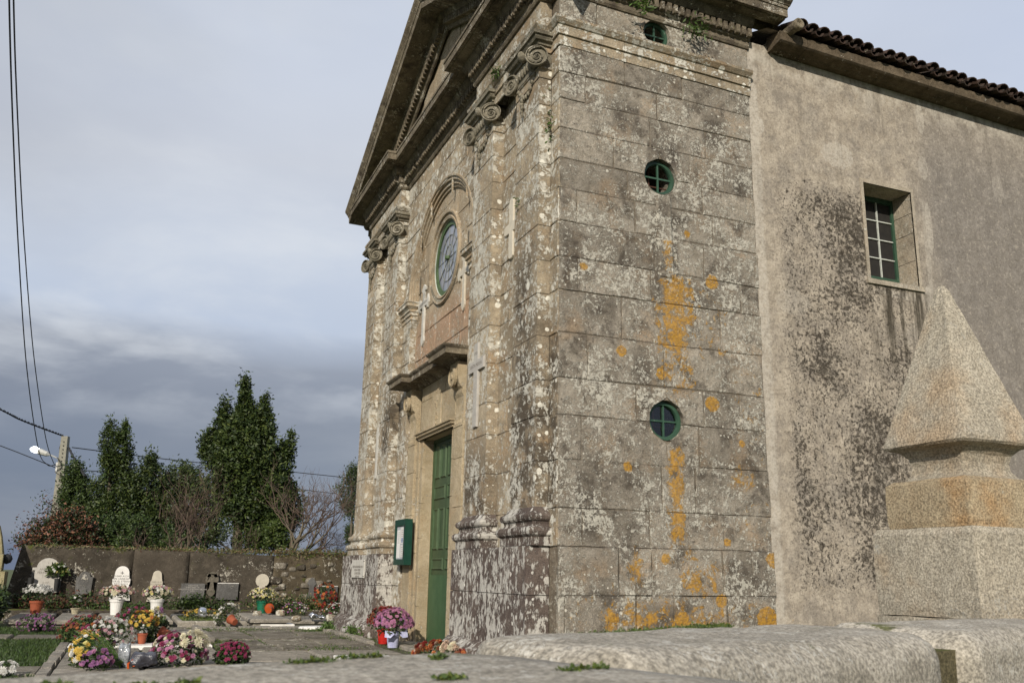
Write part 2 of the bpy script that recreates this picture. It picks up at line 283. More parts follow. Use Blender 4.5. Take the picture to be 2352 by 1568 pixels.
def simple(name, c1, c2=None, rough=.6, sc=12, spec=.4, metal=0., bstr=.25, bdist=.01, emit=None, wear=None):
    m, n, b = mat(name); c2 = c2 or tuple(x*.75 for x in c1); P = n.new('ShaderNodeNewGeometry').outputs['Position']
    f = n.noise(P, sc, 7, .7); oi = n.new('ShaderNodeObjectInfo').outputs['Random']
    col = n.mix(n.ss(f, .3, .7), c1, c2); col = n.mix(1., col, n.comb(*[n.math('MULTIPLY_ADD', oi, .24, .88)]*3), 'MULTIPLY')
    if wear: col = n.mix(n.ss(n.noise(n.vmath('MULTIPLY', P, (1, 1, .3)), wear[1], 9, .8), wear[2], wear[2]+.05), col, wear[0])
    fin(n, b, col, rough, f, bstr, bdist, spec); b.inputs['Metallic'].default_value = metal
    if emit: n.put(b.inputs['Emission Color'], emit[0]); b.inputs['Emission Strength'].default_value = emit[1]
    return m
G_DOOR = simple('green_door_paint', (.034, .060, .024), (.052, .085, .036), .55, 9, wear=((.16, .20, .13), 12, .66))
G_WIN = simple('green_window_paint', (.022, .058, .036), (.036, .082, .05), .5, 14, wear=((.30, .33, .28), 22, .62))
G_ROSE = simple('green_rose_window_frame', (.045, .08, .03), (.065, .11, .045), .6, 10, wear=((.4, .43, .36), 16, .6))
G_BOX = simple('dark_green_box_paint', (.006, .036, .024), (.010, .048, .032), .4, 8)
M_PUTTY = simple('pale_putty', (.50, .52, .48), (.34, .36, .32), .8, 30)
M_LEAD = simple('lead_came', (.30, .31, .28), (.10, .11, .10), .6, 20)
M_DARK = simple('dark_interior', (.012, .011, .010), (.02, .018, .015), .9)
M_RUST = simple('rusty_iron', (.10, .042, .025), (.05, .025, .018), .85, 25)
M_GLASS = simple('dark_window_glass', (.015, .017, .02), (.03, .03, .032), .08, 6, spec=.9, bstr=.04)
M_RGLASS = simple('milky_blue_glass', (.19, .225, .29), (.25, .25, .28), .28, 4, spec=.6, bstr=.08)
M_IRON = simple('black_iron', (.02, .02, .02), None, .6)
M_TILE = simple('weathered_roof_tile', (.060, .032, .022), (.030, .024, .018), .9, 9, bstr=.6, wear=((.16, .15, .10), 14, .60))
M_MARBLE = simple('white_marble', (.76, .74, .70), (.62, .60, .56), .5, 6, wear=((.30, .28, .24), 9, .66))
M_MARB2 = simple('cream_marble_cross', (.56, .51, .41), (.46, .42, .34), .65, 10, wear=((.30, .26, .2), 14, .63))
M_MARB4 = simple('dull_white_marble', (.50, .48, .43), (.40, .385, .34), .6, 8, wear=((.24, .22, .18), 12, .60))
M_MARB3 = simple('greyed_marble', (.42, .40, .36), (.33, .31, .28), .7, 10, wear=((.2, .18, .16), 14, .6))
M_INK = simple('engraved_letters', (.05, .045, .04), None, .8)
M_INK2 = simple('worn_letters', (.17, .15, .13), None, .8)
M_TERRA = simple('terracotta_pot', (.30, .075, .03), (.24, .06, .028), .7, 8)
M_WPOT = simple('white_plastic_pot', (.70, .69, .67), (.62, .61, .58), .4, 5)
M_BPOT = simple('black_plastic_pot', (.015, .016, .014), None, .4)
M_GPOT = simple('green_plastic_pot', (.01, .13, .07), None, .4)
M_BLUEPOT = simple('lilac_wrapped_pot', (.30, .31, .48), (.45, .47, .62), .35, 14, bstr=.6)
M_REDPOT = simple('red_foil_pot', (.45, .02, .015), (.3, .01, .01), .2, 20, spec=.9, bstr=.6)
M_FOIL = simple('crumpled_foil', (.75, .76, .78), (.5, .5, .52), .15, 40, spec=1, metal=.9, bstr=1.)
M_CERAM = simple('striped_ceramic', (.45, .40, .28), (.10, .09, .06), .35, 6)
M_LEAF = {k: simple(k, a, b_, .55, 3, spec=.35) for k, a, b_ in [('leaf_green', (.033, .060, .012), (.055, .085, .018)), ('leaf_dark', (.013, .025, .007), (.026, .044, .011)),
    ('leaf_laurel', (.024, .043, .010), (.052, .074, .017)), ('leaf_yellowish', (.075, .095, .018), (.045, .07, .015)), ('leaf_beech_red', (.11, .045, .028), (.065, .030, .020)), ('leaf_beech_tan', (.27, .12, .065), (.16, .07, .04)),
    ('leaf_grass', (.028, .060, .010), (.045, .08, .016)), ('leaf_fern', (.045, .09, .015), (.07, .115, .02)), ('leaf_olive', (.10, .12, .06), (.06, .08, .035)), ('leaf_moss', (.10, .13, .015), (.055, .075, .012)), ('leaf_straw', (.21, .17, .09), (.13, .10, .05))]}
M_BARK = simple('grey_bark', (.15, .125, .085), (.085, .07, .05), .9, 14, bstr=.6)
M_TWIG = simple('thin_brown_twigs', (.11, .075, .055), (.07, .05, .04), .9, 6)
M_CONC = simple('pole_concrete', (.29, .28, .235), (.22, .21, .17), .9, 9)
M_CABLE = simple('black_cable', (.018, .019, .022), None, .7)
M_LAMP = simple('lit_lamp_bowl', (.9, .9, .9), None, .3, emit=((.93, .97, 1.), 4.5))
M_LGREY = simple('lamp_housing', (.42, .42, .39), None, .5)
M_SOIL = simple('soil', (.07, .05, .03), (.04, .03, .02), 1., 20)
M_BAG = simple('clear_cellophane', (.30, .32, .34), (.16, .17, .18), .12, 30, spec=1., bstr=1.2)
M_BAGD = simple('dark_bag', (.03, .03, .04), (.05, .05, .06), .2, 30, spec=.9, bstr=1.)
M_ORANGEB = simple('orange_ribbon', (.55, .10, .02), None, .4)
M_PAPER = simple('paper_sheet', (.42, .44, .46), (.36, .38, .40), .6)
M_PBLUE = simple('blue_print', (.10, .20, .42), None, .6)
def dull(c): m_ = sum(c)/3; return tuple((m_+(x-m_)*.82)*.86 for x in c)
FL = {k: simple('petals_'+k, dull(a), dull(b_), .7, 30, spec=.2, bstr=0.) for k, a, b_ in [('white', (.70, .69, .64), (.60, .58, .52)), ('cream', (.66, .60, .36), (.60, .55, .40)), ('yellow', (.68, .46, .02), (.55, .34, .015)), ('pink', (.55, .22, .36), (.45, .14, .30)),
    ('palepink', (.62, .35, .38), (.52, .25, .28)), ('magenta', (.33, .02, .10), (.24, .012, .07)), ('purple', (.28, .08, .26), (.38, .14, .34)), ('red', (.36, .018, .012), (.24, .015, .01)), ('orange', (.60, .20, .02), (.5, .10, .012)), ('rust', (.24, .055, .02), (.30, .10, .03)), ('lemon', (.66, .60, .20), (.62, .52, .10)), ('salmon', (.60, .30, .24), (.50, .2, .16)), ('peach', (.62, .45, .33), (.55, .35, .22))]}
M_GRASS = simple('ground_cover', (.045, .075, .018), (.075, .075, .03), 1., 3, bstr=1., bdist=.05)
# ------------------------------------------------------------------ the ground
g = ob('ground', mesh('ground', [(-400, -400, -.03), (400, -400, -.03), (400, 400, -.03), (-400, 400, -.03)], [(0, 1, 2, 3)], M_GRASS), kind='structure')
pv = ob('pavement', mesh('pavement', [(-5.32, -7.4, -.012), (0, -7.4, -.012), (0, 12.2, -.012), (-5.32, 12.2, -.012)], [(0, 1, 2, 3)], simple('mossy_joints', (.055, .055, .028), (.085, .075, .05), 1., 5, bstr=1., bdist=.03)), kind='structure')
def slab(parent, x0, x1, y0, y1, z0, z1, m, name='paving_slab', j=.012, tilt=.006, rnd=.02, **k):
    b = MB(); c = min(rnd, .3*(z1-z0)+.004)
    x0 += j*.5+random.uniform(0, j*.4); x1 -= j*.5+random.uniform(0, j*.4); y0 += j*.5+random.uniform(0, j*.4); y1 -= j*.5+random.uniform(0, j*.4)
    def ring(i, z, t=True): return [(x, y, z+(random.uniform(-tilt, tilt) if t else 0)) for x, y in ((x0+i, y0+i), (x1-i, y0+i), (x1-i, y1-i), (x0+i, y1-i))]
    v = ring(0, z0, False)+ring(0, z1-c, False)+ring(c, z1)
    f = [(0, 1, 5, 4), (1, 2, 6, 5), (2, 3, 7, 6), (3, 0, 4, 7), (4, 5, 9, 8), (5, 6, 10, 9), (6, 7, 11, 10), (7, 4, 8, 11), (8, 9, 10, 11)]
    return ob(name, mesh(name, v, f, m), parent, **k)
def band(x0, x1, y0, y1, cols, m, z1=.012, rows=1):
    ys = np.linspace(y0, y1, rows+1)
    for r in range(rows):
        xs = [x0]+sorted(x0+(x1-x0)*((i+1)/cols)+random.uniform(-.12, .12)*(x1-x0)/cols for i in range(cols-1))+[x1]
        for a, b_ in zip(xs[:-1], xs[1:]): slab(pv, a, b_, ys[r]+random.uniform(-.01, .01), ys[r+1], -.05, z1+random.uniform(-.004, .008), m, j=.03)
band(-3.1, -.62, 3.15, 4.75, 2, S_PAVE); band(-3.1, -.62, 1.6, 3.15, 3, S_PAVE); band(-3.1, -.62, 0, 1.6, 3, S_PAVE); band(-3.1, -.62, -6.4, 0, 3, S_PAVE, rows=4)
band(-3.1, -.62, 4.75, 9.6, 3, S_PAVED, rows=4)
band(-3.1, -.0, 10.35, 10.95, 4, S_PAVE, .03)
band(-5.2, -3.2, 9.6, 10.35, 3, S_PAVED); band(-3.1, -.62, 9.6, 10.35, 3, S_PAVED); band(-5.2, -3.2, 10.35, 10.9, 3, S_PAVED)
band(-5.2, -3.2, 6.2, 9.6, 2, S_PAVE, .05, rows=2); band(-5.2, -3.2, 3.5, 5.32, 2, S_PAVE, .04); band(-5.2, -3.2, 1.2, 3.5, 2, S_PAVE, .04, rows=2); band(-5.2, -3.2, -5.6, 1.2, 2, S_PAVE, .04, rows=4)
band(-7.9, -5.3, 7.5, 8.6, 3, S_PAVED, .03); band(-7.9, -5.3, 1.9, 2.85, 4, S_PAVED, .03)
def kerb(x0, y0, x1, y1, w_, h, n, label=None):
    a, b_ = Vector((x0, y0)), Vector((x1, y1)); d = (b_-a)/n; nn = Vector((-d.y, d.x)).normalized()*w_/2
    for i in range(n):
        p, q = a+d*(i+.02), a+d*(i+.98); hh = h+random.uniform(-.01, .015); j = [Vector((random.uniform(-.012, .012), random.uniform(-.012, .012))) for _ in range(4)]
        c = [p-nn+j[0], q-nn+j[1], q+nn+j[2], p+nn+j[3]]; ct = [x+(sum(c, Vector((0, 0)))/4-x)*.14 for x in c]
        v = [(x.x, x.y, -.04) for x in c]+[(x.x, x.y, hh*.6) for x in c]+[(x.x, x.y, hh) for x in ct]
        f = [(0, 1, 5, 4), (1, 2, 6, 5), (2, 3, 7, 6), (3, 0, 4, 7), (4, 5, 9, 8), (5, 6, 10, 9), (6, 7, 11, 10), (7, 4, 8, 11), (8, 9, 10, 11)]
        ob('kerb_stone', mesh('kerb_stone', v, f, S_PAVE), pv)
kerb(-.62, 5.9, -.68, 9.7, .13, .07, 5); kerb(-3.15, 6.4, -3.15, 9.9, .13, .10, 4); kerb(-5.26, 1.4, -5.26, 6.2, .13, .06, 6)
for lab, x0, x1, y0, y1 in [('long white marble strip on the path left of the worn paving', -5.2, -3.2, 5.36, 5.9), ('white marble slab lying flat nearest the church door pedestal', -1.80, -1.05, 2.3, 3.35)]:
    tag(slab(None, x0, x1, y0, y1, .0, .062, M_MARBLE, 'marble_slab', rnd=.01), lab, 'slab')
mb = MB(); prof = [(0, .045), (.36, .045), (.39, .03), (.39, 0)]; mb.lathe(list(reversed(prof)), 24); tag(mb.build('marble_disc', M_MARBLE, loc=(-.72, 10.05, .02), sc=(1, .75, 1)), 'round white marble slab beside the far corner plinth', 'slab')
tag(slab(None, -1.72, -.98, 11.25, 11.85, 0, .05, M_MARBLE, 'marble_slab', rnd=.01), 'small white marble slab in front of the kerbed tomb', 'slab')
# grass, moss and weeds
def leaves(pts, size, mat_, name, parent=None, kind='stuff', asp=.45, up=0., seed=0, nrm=None, droop=0.):
    """many small leaf faces (bent diamonds), one at each point"""
    rg = np.random.default_rng(seed+5); n = len(pts); pts = np.asarray(pts)
    d = rg.normal(size=(n, 3)); d[:, 2] = d[:, 2]*.6+up-droop; d /= np.linalg.norm(d, axis=1)[:, None]+1e-9
    s = np.cross(d, rg.normal(size=(n, 3))); s /= np.linalg.norm(s, axis=1)[:, None]+1e-9
    L = (size*rg.uniform(.6, 1.3, n))[:, None]; nn = np.cross(d, s)
    a = pts; b_ = pts+d*L*.5+s*L*asp*.5+nn*L*.06; c = pts+d*L; e_ = pts+d*L*.5-s*L*asp*.5+nn*L*.06
    V = np.stack([a, b_, c, e_], 1).reshape(-1, 3); idx = np.arange(n)*4
    me = bpy.data.meshes.new(name); me.vertices.add(len(V)); me.vertices.foreach_set('co', V.ravel())
    me.loops.add(n*4); me.loops.foreach_set('vertex_index', np.stack([idx, idx+1, idx+2, idx+3], 1).ravel().astype(np.int32))
    me.polygons.add(n); me.polygons.foreach_set('loop_start', (idx).astype(np.int32)); me.polygons.foreach_set('loop_total', np.full(n, 4, np.int32))
    mats = mat_ if isinstance(mat_, (list, tuple)) else [mat_]
    for m_ in mats: me.materials.append(m_)
    if len(mats) > 1: me.polygons.foreach_set('material_index', rg.choice(len(mats), n).astype(np.int32))
    me.update(calc_edges=True); me.validate()
    return ob(name, me, parent, kind=kind)
def rect_pts(x0, x1, y0, y1, n, z=0, rg=RNG): return np.stack([rg.uniform(x0, x1, n), rg.uniform(y0, y1, n), np.full(n, z)], 1)
gp = np.concatenate([rect_pts(-8.6, -5.33, 2.9, 7.5, 30000), rect_pts(-8.6, -5.3, 8.6, 10.9, 9000), rect_pts(-9, -5.3, -1, 1.9, 6000)])
leaves(gp, .055, [M_LEAF['leaf_grass'], M_LEAF['leaf_green'], M_LEAF['leaf_dark']], 'grass', up=1.6, asp=.16, seed=1)
mp = []
for x in (-3.12, -2.3, -1.5): mp.append(np.stack([RNG.normal(x, .02, 260), RNG.uniform(4.7, 9.9, 260), np.full(260, -.01)], 1))
for y in (4.76, 5.96, 7.15, 8.4, 9.6, 10.35, 10.98): mp.append(np.stack([RNG.uniform(-5.1, -.6, 260), RNG.normal(y, .02, 260), np.full(260, -.01)], 1))
mp.append(np.stack([RNG.normal(-.50, .06, 260), RNG.uniform(4.0, 9.7, 260), np.full(260, 0)], 1))
for cx_, cy_, r_, n_ in [(-.95, 9.5, .22, 500), (-.55, 8.5, .18, 500), (-.62, 7.3, .2, 600), (-3.0, 9.7, .2, 400), (-2.2, 9.9, .3, 400), (-1.5, 5.0, .3, 400), (-3.1, 6.6, .2, 400), (-.5, 6.7, .15, 300)]:
    mp.append(np.stack([RNG.normal(cx_, r_, n_), RNG.normal(cy_, r_, n_), np.abs(RNG.normal(0, .02, n_))], 1))
leaves(np.concatenate(mp), .035, [M_LEAF['leaf_moss'], M_LEAF['leaf_green'], M_LEAF['leaf_grass']], 'joint_weeds', up=.8, asp=.35, seed=2)
# ------------------------------------------------------------------ THE CHURCH
PW, SY = .173, [(.26, 1.04), (1.94, 2.75), (7.16, 7.97), (8.87, 9.65)]
WD, LX = 9.90, 3.04
CZ = [7.98, 7.60, 7.21, 6.79, 6.36, 5.95, 5.50, 5.03, 4.59, 4.04, 3.48, 3.03, 2.49, 1.93, 1.49, .94, 0.0]
church = thing('church', 'lichen stained granite church with pediment, paired pilasters and green door', 'church')
def fill(outer, holes, mp_, name, m, parent, steps=None):
    bm = bmesh.new(); ed = []
    for lp in [outer]+holes:
        vs = [bm.verts.new(mp_(u, v)) for u, v in lp]
        ed += [bm.edges.new((vs[i], vs[(i+1) % len(vs)])) for i in range(len(vs))]
    bmesh.ops.triangle_fill(bm, use_beauty=True, edges=ed)
    me = bpy.data.meshes.new(name); bm.to_mesh(me); bm.free(); me.materials.append(m); return ob(name, me, parent)
def circ(cx, cz, r, n=40): return [(cx+r*math.cos(2*math.pi*i/n), cz+r*math.sin(2*math.pi*i/n)) for i in range(n)]
def block(poly, mp_, m, parent, gap=.0025, proud=.0, depth=.045, ch=.008, name='stone_block', jit=.0075):
    if len(poly) == 4:
        q = []
        for i in range(4):
            a_, b2 = poly[i], poly[(i+1) % 4]; L_ = math.hypot(a_[0]-b2[0], a_[1]-b2[1]); k_ = 3 if L_ > .3 else 2 if L_ > .12 else 1
            q += [(a_[0]+(b2[0]-a_[0])*t/k_, a_[1]+(b2[1]-a_[1])*t/k_) for t in range(k_)]
        poly = q
    n = len(poly); cx = sum(p[0] for p in poly)/n; cz = sum(p[1] for p in poly)/n
    xs = [p[0] for p in poly]; zs = [p[1] for p in poly]; hw = (max(xs)-min(xs))/2; hh = (max(zs)-min(zs))/2
    def ins(p, d): return (p[0]+(cx-p[0])*(d+.003)/max(hw, .03), p[1]+(cz-p[1])*d/max(hh, .03))
    J = [(random.uniform(-jit, jit), random.uniform(-jit, jit)) for _ in poly]
    a = [(ins(p, gap)[0]+j[0], ins(p, gap)[1]+j[1]) for p, j in zip(poly, J)]; b_ = [(ins(p, gap+ch)[0]+j[0]*1.5, ins(p, gap+ch)[1]+j[1]*1.5) for p, j in zip(poly, J)]
    v = [mp_(u, w_, -depth) for u, w_ in a]+[mp_(u, w_, proud-ch) for u, w_ in a]+[mp_(u, w_, proud+random.uniform(-.002, .002)) for u, w_ in b_]
    f = []
    for k in range(2):
        for i in range(n):
            i2 = (i+1) % n; f.append((k*n+i, k*n+i2, (k+1)*n+i2, (k+1)*n+i))
    f.append(tuple(2*n+i for i in range(n)))
    me = mesh(name, v, f, m); bm = bmesh.new(); bm.from_mesh(me); bmesh.ops.recalc_face_normals(bm, faces=bm.faces); bm.to_mesh(me); bm.free()
    return ob(name, me, parent)
def course(x0, x1, zb, zt, joints, mp_, m, parent, holes=(), zb1=None, zt1=None, **k):
    """one course of blocks, cut round circular openings"""
    xs = [x0]+list(joints)+[x1]; zb1 = zb if zb1 is None else zb1; zt1 = zt if zt1 is None else zt1
    fz = lambda x, A, B: A+(B-A)*(x-x0)/(x1-x0)
    for a, b_ in zip(xs[:-1], xs[1:]):
        pr = random.uniform(-.001, .010)
        cut = [h for h in holes if a < h[0]+h[2] and b_ > h[0]-h[2] and zb < h[1]+h[2] and zt > h[1]-h[2]]
        if not cut:
            block([(a, fz(a, zb, zb1)), (b_, fz(b_, zb, zb1)), (b_, fz(b_, zt, zt1)), (a, fz(a, zt, zt1))], mp_, m, parent, proud=pr, **k); continue
        hx, hz, r = cut[0]
        for sgn in (-1, 1):
            xe = a if sgn < 0 else b_
            if (xe-hx)*sgn <= 0.02: continue
            xi0 = b_ if sgn < 0 else a
            lim = (lambda x: min(x, b_)) if sgn < 0 else (lambda x: max(x, a))
            pts = []
            zz = np.linspace(zb, zt, 9)
            for z in zz:
                dz_ = z-hz; xin = hx+sgn*math.sqrt(max(0, r*r-dz_*dz_)); xin = lim(xin) if abs(dz_) < r else lim(hx)
                if (xe-xin)*sgn < 0: xin = xe
                pts.append((xin, z))
            poly = [(xe, zb)]+pts+[(xe, zt)]
            cl = [poly[0]]
            for p in poly[1:]:
                if abs(p[0]-cl[-1][0])+abs(p[1]-cl[-1][1]) > .004: cl.append(p)
            if len(cl) > 3: block(cl, mp_, m, parent, proud=pr, gap=.003, ch=.008, **k)
SIDE = lambda u, v, d=0.: warp((u, -d, v)); SIDEB = lambda u, v: warp((u, .005, v))
WINS = [(1.50, 8.585, .215), (1.505, 6.375, .255), (1.505, 3.07, .255)]
# --- side wall (granite)
side = fill([(0.01, 0), (LX, 0), (LX, 8.85), (.01, 8.85)], [circ(*c_) for c_ in WINS], SIDEB, 'side_wall', S_JOINT, church)
CZR = [8.01, 7.61, 7.20, 6.78, 6.33, 5.94, 5.51, 5.02, 4.62, 4.06, 3.50, 3.03, 2.52, 1.94, 1.50, .96, 0.]
JN = [[.98, 1.87], [.37, 1.49], [1.34, 2.23], [.78, 1.95, 2.55], [1.01, 2.16], [.26, 1.12, 2.3], [1.39, 2.15], [.26, 1.32, 2.73], [.89, 2.38], [.38, 1.5], [1.08, 2.08, 2.64], [.3, 2.0], [1.42, 1.91], [.32, 1.25, 2.3], [.81, 1.25, 2.25, 2.67], [.1, 1.02, 1.53, 2.29]]
for i in range(16):
    zt, zb, zt1, zb1 = CZ[i], CZ[i+1], CZR[i]+.028*LX*max(0, min(1, CZR[i]-7.2)), CZR[i+1]+.028*LX*max(0, min(1, CZR[i+1]-7.2))
    if i == 0: zt = 8.0; zt1 = 8.0
    course(0., LX-.02*(i % 2), zb, zt, [j+random.uniform(-.02, .02) for j in JN[i]], SIDE if i < 14 else (lambda u, v, d=0.: warp((u, -.028-d, v))), side_m((zb+zt)/2), side, holes=WINS, zb1=zb1, zt1=zt1, depth=.06)
course(.0, LX, 8.35, 8.78, [.55, 2.35], lambda u, v, d=0.: warp((u, -.005-d, v)), S_SIDE, side, holes=WINS)
# --- corner return strip and facade wall
FRONT = lambda u, v, d=0.: (0.-d, u, v); FRONTB = lambda u, v: (.012, u, v)
AY, AZ, AR = 4.95, 6.20, 1.65
arch = [(AY+1.82*math.cos(a), AZ+1.82*math.sin(a)) for a in np.linspace(.012, math.pi-.012, 33)] if True else [(AY+AR*math.cos(a), AZ+AR*math.sin(a)) for a in np.linspace(0, math.pi, 33)]
fw = fill([(0, 0), (AY-AR, 0)]+list(reversed(arch))+[(AY+AR, 0), (WD, 0), (WD, 8.9), (0, 8.9)], [], FRONTB, 'front_wall', S_JOINT, church)
for i in range(16):
    zt, zb = CZ[i], CZ[i+1]
    if zb >= 1.4:
        course(0., .26, zb, zt, [], FRONT, S_FAC, fw, depth=.05); course(1.03, 1.95, zb, zt, [1.03+.92*random.choice((.45, .6))] if i % 3 == 1 else [], FRONT, S_FAC, fw, depth=.03)
        course(7.96, 8.88, zb, zt, [8.4] if i % 3 == 0 else [], FRONT, S_FAC, fw, depth=.03); course(9.64, WD, zb, zt, [], FRONT, S_FAC, fw, depth=.03)
        if zt < 6.3: course(2.74, 3.30, zb, zt, [], FRONT, S_FAC, fw, depth=.05); course(6.60, 7.17, zb, zt, [], FRONT, S_FAC, fw, depth=.05)
    else:
        course(2.85, 3.30, zb, zt, [], FRONT, S_FAC, fw, depth=.05); course(6.60, 7.05, zb, zt, [], FRONT, S_FAC, fw, depth=.05)
ARCH = [(AY, AZ, 1.84)]
for zb, zt, js in [(6.2, 6.36, []), (6.36, 6.79, [3.6, 6.3]), (6.79, 7.21, [3.2, 6.75]), (7.21, 7.6, [3.6, 6.2]), (7.6, 7.98, [3.3, 4.4, 5.6, 6.6])]:
    course(2.75, 7.16, zb, zt, js if zt > 7.9 else [AY]+[] if False else js, FRONT, S_FAC, fw, holes=ARCH, depth=.03)
course(2.75, 7.16, 7.98, 8.40, [3.6, 4.5, 5.7, 6.4], FRONT, S_FAC, fw); course(2.75, 7.16, 8.40, 8.78, [3.9, 5.1, 6.2], FRONT, S_FAC, fw)
# --- recessed wall within the arch, with door and rose window
RX = .12; DY0, DY1, DZ = 4.20, 5.75, 3.45; RW = (4.96, 6.62, .84)
REC = lambda u, v, d=0.: (RX-d, u, v); RECB = lambda u, v: (RX+.018, u, v)
rw = fill([(3.2, 0), (DY0, 0), (DY0, DZ), (DY1, DZ), (DY1, 0), (6.7, 0), (6.7, 8.0), (3.2, 8.0)], [circ(RW[0], RW[1], .70)], RECB, 'recessed_wall', S_JOINT, church)
for zb, zt, js in [(4.6, 5.03, [4.0, 4.95, 5.9]), (5.03, 5.5, [3.85, 4.6, 5.4, 6.2]), (5.5, 5.95, [4.0, 5.8]), (5.95, 6.36, [3.7, 6.3]), (6.36, 6.79, [3.9, 6.1]), (6.79, 7.21, [3.7, 6.2]), (7.21, 7.6, [AY-.6, AY+.7]), (7.6, 7.9, [AY])]:
    if 5.5 <= zb < 7.2:
        course(3.28, RW[0], zb, zt, [j for j in js if j < RW[0]], REC, S_REC, rw, holes=[RW], depth=.02); course(RW[0], 6.62, zb, zt, [j for j in js if j > RW[0]], REC, S_REC, rw, holes=[RW], depth=.02)
    elif zb < 5.5: course(3.28, 6.62, zb, zt, js, REC, S_REC, rw, depth=.02)
    else:
        course(3.28, RW[0], zb, zt, [j for j in js if j < RW[0]], REC, S_REC, rw, holes=[RW], depth=.02); course(RW[0], 6.62, zb, zt, [j for j in js if j > RW[0]], REC, S_REC, rw, holes=[RW], depth=.02)
for yj in (3.29, 6.598): MB().box((.0, yj, 0), (RX+.02, yj+.012, 6.2)).build('arch_jamb', S_FAC, church)
# --- sweep of a moulding profile along a stepped (axis aligned) line of wall
def sweep(path, prof, name, m, parent, sub=None, sag=True, seg=False, gap=.004, smooth=False):
    pts = [Vector(p) for p in path]; nr = []
    for a, b_ in zip(pts[:-1], pts[1:]):
        d = (b_-a).normalized(); nr.append(Vector((-d.y, d.x)))
    off = []
    for i in range(len(pts)):
        s = Vector((0, 0)); c = []
        if i > 0: c.append(nr[i-1])
        if i < len(nr): c.append(nr[i])
        for x in c:
            if not any((x-y).length < 1e-4 for y in c[:c.index(x)]): s += x
        off.append(s)
    def piece(i0, a, oa, b_, ob_, nm, par):
        v = [(a.x+oa.x*d, a.y+oa.y*d, z) for d, z in prof]+[(b_.x+ob_.x*d, b_.y+ob_.y*d, z) for d, z in prof]
        n = len(prof); f = [(i, i+1, n+i+1, n+i) for i in range(n-1)]+[tuple(range(n))[::-1], tuple(range(n, 2*n))]
        return (W_(v) if sag else v), f
    if not seg:
        mb = MB()
        for i in range(len(nr)): mb.add(*piece(i, pts[i], off[i], pts[i+1], off[i+1], name, parent))
        o = ob(name, mesh(name, mb.v, mb.f, m), parent)
        return o
    out = []
    for i in range(len(nr)):
        L = (pts[i+1]-pts[i]).length; k = max(1, round(L/seg)) if L > .4 else 1; ts = [0]+sorted((j+1)/k+random.uniform(-.08, .08)/k for j in range(k-1))+[1]; d = (pts[i+1]-pts[i])/L
        for j in range(k):
            a = pts[i]+d*L*ts[j]+(d*gap if j else d*0); b_ = pts[i]+d*L*ts[j+1]-(d*gap if j < k-1 else d*0)
            v, f = piece(i, a, off[i] if j == 0 else nr[i], b_, off[i+1] if j == k-1 else nr[i], name, parent)
            zz = random.uniform(-.004, .004) if k > 1 else 0; out.append(ob(name, mesh(name, [(x, y, z+zz) for x, y, z in v], f, m), parent))
    return out
# pilasters, outward normal must point away from the wall: the line runs from the nave end round the corner to the far side
NEAR = [(LX, 0), (0, 0), (0, .26), (-PW, .26), (-PW, 2.75), (0, 2.75)]; NEAR2 = NEAR
FARP = [(0, 7.16), (-PW, 7.16), (-PW, 9.65), (0, 9.65), (0, WD), (LX, WD)]
FULL = NEAR+FARP
def flip(path): return path[::-1]
# check of the side: for a run from (LX,0) to (0,0) direction is -x, normal (0,-1) -> outward
ARC = [(0, 7.985), (.02, 7.985), (.02, 8.13), (.045, 8.135), (.045, 8.265), (.065, 8.275), (.085, 8.30), (.11, 8.33), (.115, 8.365), (0, 8.372)]
arc = sweep(NEAR, ARC, 'architrave', S_FAC, church, seg=1.05)
arc2 = sweep(FARP, ARC, 'architrave', S_FAC, church, seg=1.3)
for s_a, s_b in [(.26, 2.75), (7.16, 9.65)]:   # frieze over the pilasters
    fb = MB().box((.0, s_a, 8.37), (-PW, s_b, 8.78)); fb.build('frieze', S_FAC, church)
COR = [(0, 8.76), (.03, 8.765), (.05, 8.80), (.05, 8.86), (.075, 8.875), (.085, 8.89), (.085, 9.035), (.15, 9.04), (.17, 9.07), (.20, 9.12), (.205, 9.17), (.36, 9.175), (.365, 9.19), (.43, 9.178), (.43, 9.30), (.445, 9.305), (.445, 9.35), (.0, 9.36)]
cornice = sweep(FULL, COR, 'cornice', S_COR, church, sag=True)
# crown moulding along the flank only (the front carries it up the gable)
CRN = [(0, 9.362), (.45, 9.362), (.46, 9.375), (.50, 9.40), (.55, 9.46), (.565, 9.475), (.565, 9.50), (0, 9.52)]
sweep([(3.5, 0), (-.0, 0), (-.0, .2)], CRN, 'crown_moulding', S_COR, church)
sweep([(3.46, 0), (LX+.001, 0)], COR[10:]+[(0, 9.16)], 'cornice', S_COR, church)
def dentil_mesh(wd=.066, dp=.078, h=.125, tri=.010):
    v = [(-wd/2, 0, 0), (wd/2, 0, 0), (wd/2, dp-tri, -.0), (-wd/2, dp-tri, 0), (-wd/2, 0, h), (wd/2, 0, h), (wd/2, dp, h), (-wd/2, dp, h), (-wd/2, dp, .015), (wd/2, dp, .015)]
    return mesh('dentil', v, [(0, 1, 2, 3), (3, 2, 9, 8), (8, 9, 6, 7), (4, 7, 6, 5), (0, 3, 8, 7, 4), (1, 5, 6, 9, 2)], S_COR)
DM = dentil_mesh()
